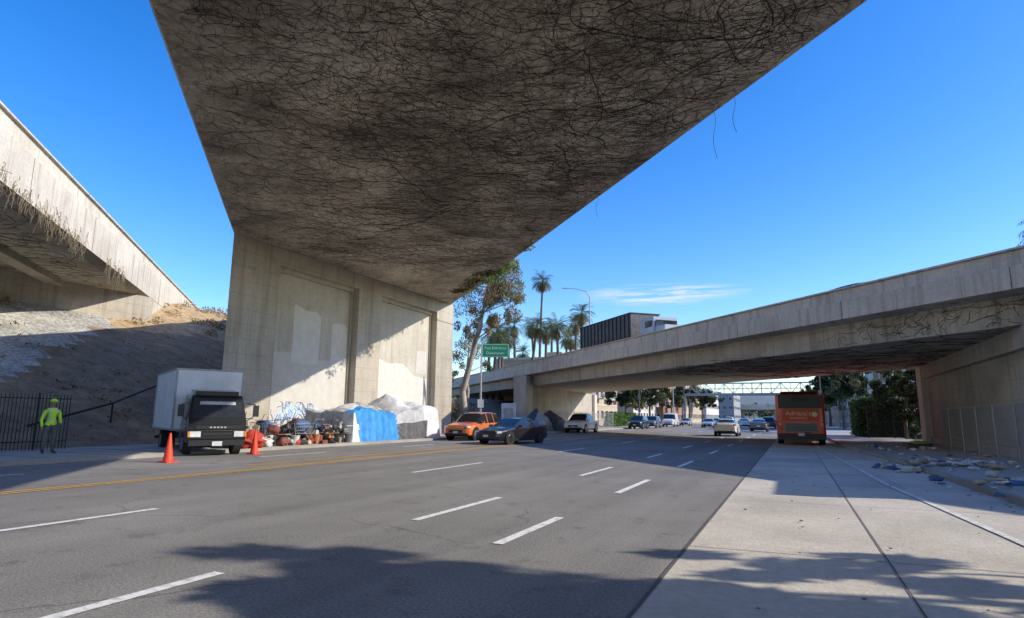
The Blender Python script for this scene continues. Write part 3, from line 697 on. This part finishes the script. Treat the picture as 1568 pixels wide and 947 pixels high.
s_.obj('portable_toilet',(-23.2,51.5,.13),.3,.02)
PAP=pm('paper_litter',(.8,.79,.76),(.6,.58,.54),6,.8)
tr=MB(); r=random.Random(44)
for i in range(320):
    if i<90: x,y=3.0+r.gauss(0,.25),22.8+r.gauss(0,.7)
    elif i<210: x,y=4.5+r.gauss(0,.6),23.6+r.gauss(0,1.0)
    elif i<240: x,y=4.4+r.gauss(0,.5),17.2+r.gauss(0,.8)
    else: x,y=r.uniform(2.6,6.8),r.uniform(12,40)
    z=.02 if x<3.3 else .16; s=r.uniform(.04,.16)
    mm=r.choice([PAP,PAP,IT[4],IT[8],IT[10],IT[2],IT[5],TWHITE])
    if r.random()<.45: tr.blob((x,y,z+s*.3),(s,s*.8,s*.45),mm,i,.6,2,2.5)
    else: tr.box((x,y,z+s*.2),(s*1.7,s*1.1,s*.25),mm,rz=r.uniform(0,3),rx=r.gauss(0,.35))
for i in range(220):
    x=r.choice([r.uniform(3.3,3.9),r.uniform(-20.2,-19.9),r.uniform(-1,3.4)]); y=r.uniform(4,36); s=r.uniform(.012,.035)
    tr.blob((x,y,.02+s*.3),(s,s*.8,s*.35),r.choice([IT[2],IT[6],KERB,PALMD]),i,.4,1,2.5)
tr.obj('litter')
lb=MB(); lb.box((0,0,.12),(1.2,.5,.2),IT[3],rx=.1); lb.blob((.1,0,.22),(.45,.25,.14),pm('lime_bag',(.4,.55,.1),None,4,.6),3,.3); lb.obj('rubbish_bag',(5.6,37,.13),.4)
# ---------------------------------------------------------------- sign, lamps
sg=MB(); sg.cyl((0,0,0),(0,0,6.8),.075,.06,STEEL,12); sg.box((1.05,0,6.3),(2.1,.04,1.05),SIGNG); sg.box((1.05,-.024,6.3),(2.0,.008,.95),SIGNW); sg.box((1.05,-.03,6.3),(1.94,.008,.89),SIGNG)
for z in (6.0,6.6): sg.box((.5,.03,z),(1.2,.03,.06),STEEL)
Mx=Matrix(((1,0,0,1.05),(0,0,-1,-.037),(0,1,0,6.48),(0,0,0,1)))
text_mesh(sg,'Fwy Entrance',Mx,.3,SIGNW); Mx2=Mx.copy(); Mx2[2][3]=6.1; text_mesh(sg,'Downtown',Mx2,.3,SIGNW)
sg.box((0,-.08,2.3),(.45,.02,.6),SIGNW)
sg.obj('freeway_sign',(-21.3,42.0,.13),rad(24))
def lamp(x,y,z,h,arm,rz,name='street_lamp'):
    l=MB(); l.cyl((0,0,0),(0,0,.5),.16,.14,STEEL,12); pts=[(0,0,0),(0,0,h*.5),(0,0,h*.9),(arm*.15,0,h*.96),(arm*.5,0,h*.99),(arm,0,h)]
    l.tube(pts,[.12,.1,.08,.06,.05,.045],STEEL,10); l.box((arm+.3,0,h-.02),(.8,.28,.12),STEEL,taper=.8); l.obj(name,(x,y,z),rz)
lamp(-24.9,82.3,6.3,13,3.2,rad(180+24))
lamp(6.6,110,0.1,9,2.5,rad(180)); lamp(-22,130,.1,9,2.5,0)
# ---------------------------------------------------------------- trees
def palm(name,x,y,z0,H,cr,seed,skirt=.5,n=46):
    r=random.Random(seed); m=MB(); bx,by=r.gauss(0,.25),r.gauss(0,.25)
    pts=[(bx*(k/8)**2*2,by*(k/8)**2*2,H*k/8) for k in range(9)]
    m.tube(pts,[.34-.02*k for k in range(9)],BARKD,9); top=Vector(pts[-1])
    for i in range(n+int(30*skirt)):
        dead=i>=n
        az=r.uniform(0,6.283); el=r.uniform(-.5,1.35) if not dead else r.uniform(-1.5,-.8)
        L=cr*r.uniform(.8,1.1)*(.75 if dead else 1); mt=PALMD if dead or el<-.3 else PALMG
        d=Vector((math.cos(az)*math.cos(el),math.sin(az)*math.cos(el),math.sin(el))); p=top.copy(); prev=p.copy(); K=9
        for k in range(K):
            d=(d+Vector((0,0,-.10-.05*k/2))).normalized(); q=prev+d*L/K
            sd=d.cross(Vector((0,0,1)))
            if sd.length<.1: sd=Vector((1,0,0))
            sd.normalize(); up=sd.cross(d)
            m.add([prev-sd*.02,prev+sd*.02,q+sd*.015,q-sd*.015],[(0,1,2,3)],mt)
            if k>1:
                ll=cr*.30*math.sin(math.pi*(k/K)*.9+.25)+.1
                for s in (1,-1):
                    for o in (0,.5):
                        a=prev.lerp(q,o); e=a+(sd*s*.75+d*.7-up*.25*r.uniform(.3,1.6)).normalized()*ll
                        m.add([a-d*.03,a+d*.04,e],[(0,1,2)],mt)
            prev=q
    return m.obj(name,(x,y,z0),r.uniform(0,6))
palm('palm_tree',-43.5,110,0,27.3,2.9,1,1,60)
base=[(755,15.2,96),(770,14.2,100),(790,17.2,104),(812,16.2,98),(822,18,112),(846,17.4,108),(858,15.2,92),(872,16,112),(884,17.6,104),(900,15.8,118),(765,13,88),(800,14,120),(896,18.6,100),(836,15,95),(745,13.5,92),(780,15.8,110),(862,17.0,120)]
for i,(px,zt,D) in enumerate(base):
    rr=math.atan((px-784)/964); H=rr-rad(24.1); dist=D/math.cos(rr)
    palm('palm_tree',dist*math.sin(H),dist*math.cos(H),0,zt-.5,2.7,20+i,.8,46)
palm('palm_tree',13.0,40,0,11.3,2.6,77,.5)
def tree(name,x,y,z0,pts,rs,clumps,leafmats,bark,seed,nl=130,size=.2,flat=.3,sp=(.28,.5),kk=5):
    r=random.Random(seed); m=MB(); m.tube([Vector(p) for p in pts],rs,bark,9)
    P=[Vector(p) for p in pts]
    for (c_,rad_) in clumps:
        c_=Vector(c_); b0=min(P[1:],key=lambda q:(q-c_).length+ (2 if q.z>c_.z else 0)); mid=(b0+c_)/2+Vector((r.gauss(0,.2),r.gauss(0,.2),-.1))
        m.tube([b0,mid,c_],[rs[-1]*1.1,rs[-1]*.7,.02],bark,6)
        k=max(3,int(rad_*kk))
        for j in range(k):
            o=Vector((r.gauss(0,.5),r.gauss(0,.5),r.gauss(0,.45)))*rad_; cc=c_+o; rr_=rad_*r.uniform(*sp)
            m.tube([c_,cc],[.02,.008],bark,4)
            mats=r.choice(leafmats)
            m.leaves(cc,(rr_,rr_,rr_*(1.25 if flat>1 else .9)),nl,size,mats,r,flat)
    return m.obj(name,(x,y,z0))
cl=[((1.2,0,14.6),1.3),((2.2,.3,13.2),1.4),((3.0,0,11.6),1.4),((3.2,-.4,13.8),1.0),((1.6,.4,11.2),1.3),((.3,0,12.8),1.3),((-.2,.2,10.6),1.2),((2.3,0,9.4),1.1),((.9,.5,9.0),1.1),((3.6,.3,9.9),.9),((0,-.4,8.2),.9),((2.9,.2,15.2),.9),((3.9,.1,12.6),.9),((3.8,0,14.6),.8),((4.4,0,11),.9),((1.9,0,12.2),1.2),((3.4,.3,12.6),1.2)]
tree('eucalyptus_tree',-27.4,52.0,1.2,[(-.6,0,0),(-.9,0,2.6),(-.2,0,5),(.5,0,7.5),(1.1,0,10),(1.5,.2,12.5),(1.8,.2,14.5)],[.38,.32,.27,.22,.17,.12,.07],cl,[[LO,LY],[LO,LO,LY],[LY,LG],[LG,LY,LO],[LO]],BARK,51,150,.105,1.6,(.35,.7),6)
cl=[((-1.2,.2,5.2),1.1),((.8,0,6.2),1.2),((-.2,.3,7.4),1.1),((1.6,.2,4.6),.8),((-1.9,0,3.6),.8)]
tree('eucalyptus_tree',-30.5,57.0,2.0,[(0,0,0),(.1,0,2),(-.1,0,4),(.1,.1,6.5)],[.2,.17,.12,.06],cl,[[LY,LG],[LG,LD],[LO,LY]],BARK,52,100,.12,.6,(.35,.7))
sb=MB(); r=random.Random(61)
for i in range(34):
    x=r.uniform(-34,-27); y=r.uniform(46,60); sb.leaves((x,y,hz(x,y)+.35),(.9,.9,.5),90,.12,r.choice([[LD,LG],[LY,LG],[PALMD,LY]]),r)
sb.obj('shrubs')
cl=[((0,0,5.0),1.4),((-1.2,.3,4.4),1.1),((1.2,-.4,4.6),1.2),((.3,.6,6.0),1.0),((-.5,-.8,6.4),.9),((.8,.2,3.6),1.0),((-.6,-1.2,5.6),1.0)]
tree('street_tree',8.0,7.6,.13,[(0,0,0),(.05,0,1.4),(0,.05,2.8),(.05,0,4.0),(0,0,5.2)],[.2,.17,.14,.1,.05],cl,[[LG,LD],[LD]],BARKD,62,190,.2,.2)
tree('street_tree',9.0,4.8,.13,[(0,0,0),(.05,0,1.4),(0,.05,2.8),(.05,0,4.0),(0,0,5.2)],[.2,.17,.14,.1,.05],cl,[[LG,LD],[LD]],BARKD,63,190,.2,.2)
tree('street_tree',12.5,9.6,.13,[(0,0,0),(.05,0,1.4),(0,.05,3.8),(.05,0,6.0),(0,0,8.2)],[.2,.17,.14,.1,.05],[((-.2,-.2,8.6),.9),((.3,.5,9.6),.7)],[[LG,LD],[LD]],BARKD,64,110,.2,.2)
tree('street_tree',9.0,9.6,.13,[(0,0,0),(.05,0,1.0),(0,.05,2.4),(0,0,3.4)],[.14,.12,.1,.05],[((.1,.1,5.0),.8),((-.5,-.3,4.7),.6)],[[LG,LD],[LD]],BARKD,65,150,.16,.2)
ol=MB(); r=random.Random(66); ol.b2(8.3,9.6,-6,8.4,.1,3.0,LD)  # hedge out of view, added to cast shade on the near bus lane
for i in range(110):
    ol.leaves((r.uniform(8.0,9.9),r.uniform(-6,9.1),r.uniform(.4,3.4)+r.random()*.5),(.6,.6,.5),90,.13,[LG,LD],r)
ol.obj('hedge')
def broad(name,x,y,h,rad_,seed,mats,dens=70,size=.3):
    r=random.Random(seed); cl=[]
    for i in range(11):
        a=r.uniform(0,6.3); q=r.random()**.6*rad_*.8; cl.append(((q*math.cos(a),q*math.sin(a),h*r.uniform(.5,.92)),rad_*r.uniform(.3,.45)))
    tree(name,x,y,0,[(0,0,0),(.05,.05,h*.2),(0,.1,h*.4),(.1,0,h*.65)],[h*.03,h*.025,h*.02,h*.01],cl,mats,BARKD,seed,dens,size)
for i,(x,y,h,q) in enumerate([(-24,98,8,3),(-24,116,9,3.5),(-24.5,142,9,3.5),(-24,165,10,4),(6.2,74,6.5,2.4),(6,92,7,3),(6.2,128,9,3.6),(6,150,9,3.6),(-24,190,10,4),(6,180,10,4)]):
    broad('street_tree',x,y,h,q,100+i,[[LG,LD],[LD],[LG,LY]])
h=MB(); r=random.Random(70)
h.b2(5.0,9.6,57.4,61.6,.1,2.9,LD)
for i in range(9000):
    f=r.random()
    if f<.3: p=(4.75+r.gauss(0,.1),r.uniform(57,62),r.uniform(.2,3.1))
    elif f<.75: p=(r.uniform(4.8,9.9),57.1+r.gauss(0,.1),r.uniform(.2,3.1))
    else: p=(r.uniform(4.8,9.9),r.uniform(57,62),3.05+r.gauss(0,.13))
    h.leaves(p,(.01,.01,.01),1,.13,[LG,LD,LG,LB] if p[0]<6.2 else [LD,LD,LG],r)
h.obj('hedge')
h=MB()
for i in range(5000): h.leaves((r.uniform(-24.9,-23.6),r.uniform(88,104),.2+2.0*r.random()),(.1,.1,.1),1,.2,[LB,LB,LG],r)
h.obj('hedge')
for i,(x,y) in enumerate(((8.6,50.5),(7.4,53),(9.5,47.8),(8.3,56))):
    tree('street_tree',x,y,.1,[(0,0,0),(0,0,1.5),(.2,0,3),(.1,0,4)],[.14,.12,.1,.05],[((0,0,4.2),1.3),((-1.2,.4,3.6),1.0),((1.1,0,3.7),1.0),((-.4,1,4.8),.9),((0,0,2.4),1.0),((.3,0,1.3),.9)],[[LD],[LD,LG]],BARKD,71+i,110,.18)
# ---------------------------------------------------------------- buildings
def building(name,x0,x1,y0,y1,hh,floors,wm,win=1.3,gap=2.6,balc=False,seed=0):
    r=random.Random(seed); m=MB(); m.b2(x0,x1,y0,y1,-.1,hh,wm)
    m.b2(x0-.15,x1+.15,y0-.15,y1+.15,hh,hh+.35,CONCL); m.b2((x0+x1)/2-2,(x0+x1)/2+1,(y0+y1)/2-1.5,(y0+y1)/2+2,hh+.35,hh+2,wm)
    FR=SIGNW; fh=hh/floors
    def wn(cx_,cy,cz,ax):
        if ax=='x': m.box((cx_,cy,cz),(.12,win+.16,1.46),FR); m.box((cx_,cy,cz),(.16,win,1.3),GLASS); m.box((cx_,cy,cz),(.18,.05,1.3),FR); m.box((cx_,cy,cz-.78),(.3,win+.3,.07),CONCL)
        else: m.box((cx_,cy,cz),(win+.16,.12,1.46),FR); m.box((cx_,cy,cz),(win,.16,1.3),GLASS); m.box((cx_,cy,cz),(.05,.18,1.3),FR); m.box((cx_,cy,cz-.78),(win+.3,.3,.07),CONCL)
    face=x1 if (x0+x1)/2<0 else x0; dsg=1 if (x0+x1)/2<0 else -1
    for f in range(floors):
        z=fh*(f+.55); k=int((y1-y0)/gap)
        for i in range(k):
            y=y0+(y1-y0)*(i+.5)/k; wn(face,y,z,'x')
            if balc and i%2==0 and f>0:
                m.b2(face,face+dsg*1.2,y-1.2,y+1.2,z-1.05,z-.93,CONCL); m.b2(face+dsg*1.15,face+dsg*1.2,y-1.2,y+1.2,z-.93,z-.05,STEEL)
        k=int((x1-x0)/gap)
        for i in range(k): wn(x0+(x1-x0)*(i+.5)/k,y0,z,'y')
    if balc:
        m.b2(face-.01,face+dsg*.08,y0+.3,y1-.3,fh-.15,fh+.05,CONCL)
    m.obj(name)
BE=pm('stucco_beige',(.52,.43,.32),(.44,.36,.27),.6,.9); BW=pm('stucco_white',(.62,.61,.58),(.52,.51,.48),.6,.9); BT=pm('stucco_terracotta',(.36,.2,.13),(.3,.16,.1),.6,.9); BG=pm('stucco_grey',(.3,.31,.32),(.24,.25,.26),.6,.9)
building('apartment_building',-44,-29,92,112,10.5,3,BE,seed=1,balc=True); building('apartment_building',-45,-27.5,118,140,12.5,4,BW,balc=True,seed=2); building('apartment_building',-42,-27,146,172,12,4,BT,seed=3); building('office_building',-45,-27,180,215,14,4,BE,seed=4)
building('apartment_building',9,26,92,118,11,4,BW,balc=True,seed=5); building('apartment_building',9,24,126,150,12,4,BG,balc=True,seed=6); building('apartment_building',8.5,28,158,190,15,5,BE,seed=7); building('office_building',8.5,30,200,240,17,5,BG,seed=8)
building('shop_building',-46,-27,225,265,11,3,BW,seed=9); building('shop_building',9,30,250,300,13,4,BT,seed=10)
building('shop_building',-40,-24,300,340,12,3,BG,seed=11)
fb=MB()
fb.b2(-30,10,150,152.6,6.6,7.1,STEEL)
for y in (150,152.6):
    fb.b2(-30,10,y-.06,y+.06,9.3,9.45,STEEL); fb.b2(-30,10,y-.05,y+.05,8.1,8.18,STEEL)
    for i in range(21):
        x=-30+i*2; fb.cyl((x,y,7),(x,y,9.35),.06,.06,STEEL,6)
        if i<20: fb.cyl((x,y,7 if i%2 else 9.35),(x+2,y,9.35 if i%2 else 7),.05,.05,STEEL,6)
for x in (-23,5): fb.b2(x-.4,x+.4,150.4,152.2,0,6.6,CONCL)
fb.obj('footbridge')
vb=MB(); vb.b2(-60,60,345,358,6,7.6,CONCL); vb.b2(-60,60,344.7,345,7.6,8.5,CONCL)
for x in (-40,-24,-8,8,24,40): vb.b2(x-.8,x+.8,348,355,0,6,CONC)
vb.obj('overpass_bridge')
dt=MB(); r=random.Random(90)
for i in range(170):
    x=r.choice([r.uniform(-190,-50),r.uniform(32,150),r.uniform(-60,60)]); y=r.uniform(95,330) if abs(x)>50 else r.uniform(370,420)
    if x<0 and y<150 and x>-60: continue
    hh=r.uniform(5,11); 
    for k in range(5): dt.leaves((x+r.gauss(0,2),y+r.gauss(0,2),hh*r.uniform(.4,.9)),(2.4,2.4,1.9),38,.75,r.choice([[LG,LD],[LD],[LY,LG]]),r)
dt.obj('distant_trees')
hl=MB(); n=60; vs=[]
for i in range(n+1):
    x=-1600+3200*i/n
    vs+=[(x,1500,-1),(x,1750,34+22*noise.noise(Vector((x*.0022,0,0)))+9*noise.noise(Vector((x*.01,2,0)))),(x,2100,70+45*noise.noise(Vector((x*.0016,4,0)))+12*noise.noise(Vector((x*.009,7,0))))]
fs=[]
for i in range(n):
    for k in range(2): a0=i*3+k; fs.append((a0,a0+3,a0+4,a0+1))
hl.add(vs,fs,pm('hill_haze',(.20,.22,.22),(.15,.17,.16),.01,.95),True); hl.obj('distant_hills')
for x,y in ((-21.4,96),(3.4,88),(3.2,128),(-21.4,140)):
    up=MB(); up.cyl((0,0,0),(0,0,8.5),.1,.07,BARKD,8); up.box((0,0,4.6),(.35,.3,.9),P_GREY); up.box((0,0,2.6),(.5,.04,.6),SIGNW); up.obj('utility_pole',(x,y,0))
# ---------------------------------------------------------------- worker
def worker(x,y,z,heading):
    V=[];E=[];RS=[]
    def v(p,r_): V.append(p); RS.append(r_); return len(V)-1
    def chain(start,ps):
        a=start
        for p,r_ in ps:
            b_=v(p,r_); E.append((a,b_)); a=b_
        return a
    pel=v((0,0,.98),(.16,.125))
    ch=chain(pel,[((.0,0,1.12),(.155,.115)),((.01,0,1.28),(.175,.125)),((.0,0,1.42),(.165,.11))])
    nk=chain(ch,[((.01,0,1.52),(.062,.062)),((.025,0,1.58),(.056,.056))])
    for s in (1,-1):
        hip=chain(pel,[((0,s*.10,.90),(.105,.10)),((.02 if s>0 else -.02,s*.115,.52),(.068,.07)),((.0 if s>0 else -.05,s*.125,.30),(.058,.062)),((-.02 if s>0 else -.07,s*.13,.09),(.045,.05))])
        chain(hip,[((.07 if s>0 else .02,s*.145,.05),(.048,.042)),((.17 if s>0 else .11,s*.165,.04),(.042,.032))])
        sh=chain(ch,[((.0,s*.14,1.42),(.085,.075)),((0,s*.205,1.37),(.072,.068))])
        if s>0: el=chain(sh,[((-.02,s*.255,1.12),(.050,.050))]); wr=chain(el,[((.14,s*.23,.99),(.042,.042)),((.21,s*.19,.98),(.03,.03))]); dirv=Vector((.85,-.45,.15))
        else: el=chain(sh,[((-.05,s*.27,1.11),(.050,.050))]); wr=chain(el,[((.04,s*.27,.93),(.040,.040)),((.06,s*.27,.87),(.028,.028))]); dirv=Vector((.15,.05,-1))
        w0=Vector(V[wr]); dirv.normalize(); sidev=dirv.cross(Vector((0,1,0.3))).normalized()
        pm_=chain(wr,[(tuple(w0+dirv*.05),(.036,.02))])
        for k,(off,L) in enumerate(((-.03,.06),(-.01,.075),(.01,.07),(.03,.055))):
            p0=w0+dirv*.075+sidev*off; p1=p0+dirv*L*.5; p2=p1+(dirv*.6+Vector((0,-s*.5,0))).normalized()*L*.5
            chain(pm_,[(tuple(p0),(.010,.010)),(tuple(p1),(.009,.009)),(tuple(p2),(.008,.008))])
        p0=w0+dirv*.02-sidev*.03; chain(wr,[(tuple(p0),(.012,.012)),(tuple(p0+dirv*.03-sidev*.02),(.010,.010))])
    me=bpy.data.meshes.new('w'); me.from_pydata(V,E,[]); o=bpy.data.objects.new('w',me); col.objects.link(o)
    sk=o.modifiers.new('s','SKIN'); sd=o.modifiers.new('ss','SUBSURF'); sd.levels=2; sd.render_levels=2
    for i,rr_ in enumerate(RS): me.skin_vertices[0].data[i].radius=rr_ if isinstance(rr_,tuple) else (rr_,rr_)
    me.skin_vertices[0].data[0].use_root=True
    bpy.context.view_layer.update()
    m2=bpy.data.meshes.new_from_object(o.evaluated_get(bpy.context.evaluated_depsgraph_get()))
    HV=pm('hi_vis_yellow',(.62,.95,.05),(.5,.8,.04),6,.7,.3,18); PT=pm('work_trousers',(.16,.155,.15),(.10,.10,.10),6,.85,.3,20); BT_=pm('boots',(.06,.045,.03),None,6,.7); SK_=pm('skin',(.42,.24,.16),None,8,.6); ST=pm('reflective_strip',(.7,.7,.68),None,6,.3); HR=pm('hair_dark',(.03,.022,.018),None,20,.8)
    for mm in (HV,PT,BT_,SK_,ST): m2.materials.append(mm)
    for p in m2.polygons:
        c_=p.center; k=0
        if c_.z<.14: k=2
        elif c_.z<.94 and abs(c_.y)<.22: k=1
        elif c_.z>1.5: k=3
        elif c_.z<1.02 and c_.x>.185 and c_.y>0: k=3
        elif c_.z<.90 and c_.y<-.2: k=3
        elif 1.08<c_.z<1.13 and abs(c_.y)<.2: k=4
        elif 1.2<c_.z and .08<abs(c_.y)<.12: k=4
        p.material_index=k; p.use_smooth=True
    bpy.data.objects.remove(o)
    ob=bpy.data.objects.new('construction_worker',m2); col.objects.link(ob); ob.location=(x,y,z); ob.rotation_euler[2]=rad(90-heading); ob.scale=(1.02,)*3
    h_=MB(); h_.blob((.035,0,1.675),(.095,.075,.118),SK_,1,.03,3); h_.blob((.13,0,1.665),(.02,.014,.024),SK_,1,.0,2)
    for s in (1,-1): h_.blob((.03,s*.077,1.67),(.018,.01,.03),SK_,1,0,2); h_.blob((.118,s*.03,1.69),(.01,.013,.008),HR,1,0,1)
    h_.blob((.122,0,1.625),(.01,.025,.007),BT_,1,0,1)
    h_.blob((.0,0,1.70),(.095,.082,.095),HR,1,.05,3)
    h_.cyl((.02,0,1.72),(.02,0,1.735),.135,.125,HV,20); h_.blob((.02,0,1.74),(.115,.1,.075),HV,2,0,3)
    h_.obj('head',parent=ob)
worker(-23.2,13.3,.13,100)
# ---------------------------------------------------------------- sky, sun
SH=75; EL=29.3
w=bpy.data.worlds.new('World'); sc.world=w; w.use_nodes=True; nt=w.node_tree
sky=N(nt,'ShaderNodeTexSky',sky_type='NISHITA'); sky.sun_disc=False; sky.sun_elevation=rad(EL); sky.sun_rotation=rad(SH); sky.air_density=1.0; sky.dust_density=.5; sky.ozone_density=3
hsv=N(nt,'ShaderNodeHueSaturation'); hsv.inputs['Hue'].default_value=.512; hsv.inputs['Saturation'].default_value=1.38; hsv.inputs['Value'].default_value=1.8
nt.links.new(sky.outputs[0],hsv.inputs['Color'])
bg=nt.nodes['Background']; bg.inputs['Strength'].default_value=.15
tc=N(nt,'ShaderNodeTexCoord')
def vdot(v):
    d=N(nt,'ShaderNodeVectorMath',operation='DOT_PRODUCT'); d.inputs[1].default_value=v; nt.links.new(tc.outputs['Generated'],d.inputs[0]); return d.outputs['Value']
def mth(op,a_,b_=0,cl_=False):
    m=N(nt,'ShaderNodeMath',operation=op); m.use_clamp=cl_
    for i,q in enumerate((a_,b_)):
        if hasattr(q,'is_linked'): nt.links.new(q,m.inputs[i])
        else: m.inputs[i].default_value=q
    return m.outputs[0]
ha=rad(-10.3); ax=mth('DIVIDE',vdot((math.cos(ha),-math.sin(ha),0)),.14)
az=mth('DIVIDE',mth('SUBTRACT',vdot((0,0,1)),.190),.019)
msk=mth('SUBTRACT',1,mth('SQRT',mth('ADD',mth('MULTIPLY',ax,ax),mth('MULTIPLY',az,az))),True)
front=mth('GREATER_THAN',vdot((0,1,0)),0)
mp=N(nt,'ShaderNodeMapping'); mp.inputs['Scale'].default_value=(9,9,150); mp.inputs['Rotation'].default_value=(0,.04,0); nt.links.new(tc.outputs['Generated'],mp.inputs['Vector'])
nf=mth('MULTIPLY',mth('SUBTRACT',noisen(nt,mp.outputs[0],1.3,6,.68),.40),5,True)
fac=mth('MULTIPLY',mth('MULTIPLY',msk,front),mth('MULTIPLY',nf,1.3),True)
cm=mixc(nt,fac,hsv.outputs[0],(6,6.3,6.8))
nt.links.new(cm,bg.inputs['Color'])
sl=bpy.data.lights.new('sun','SUN'); sl.energy=5; sl.angle=rad(.53); sl.color=(1,.92,.79)
so=bpy.data.objects.new('sun',sl); col.objects.link(so)
sd=Vector((math.sin(rad(SH))*math.cos(rad(EL)),math.cos(rad(SH))*math.cos(rad(EL)),math.sin(rad(EL))))
so.rotation_euler=sd.to_track_quat('Z','Y').to_euler()
# ---------------------------------------------------------------- camera
cd=bpy.data.cameras.new('camera'); cd.sensor_width=36; cd.lens=36*950/1568; cd.clip_end=6000; cd.clip_start=.05
if ZOOM:
    zf,zx,zy=ZOOM; cd.lens*=zf; cd.shift_x=(zx-512)*zf/1024; cd.shift_y=(309-zy)*zf/1024
co=bpy.data.objects.new('camera',cd); col.objects.link(co)
Mc=Matrix.Translation((0,0,1.5))@Matrix.Rotation(rad(24.1),4,'Z')@Matrix.Rotation(rad(90+9.82),4,'X')@Matrix.Rotation(rad(.46),4,'Z')
co.matrix_world=Mc
sc.camera=co
sc.view_settings.view_transform='Standard'; sc.view_settings.look='None'; sc.view_settings.exposure=0
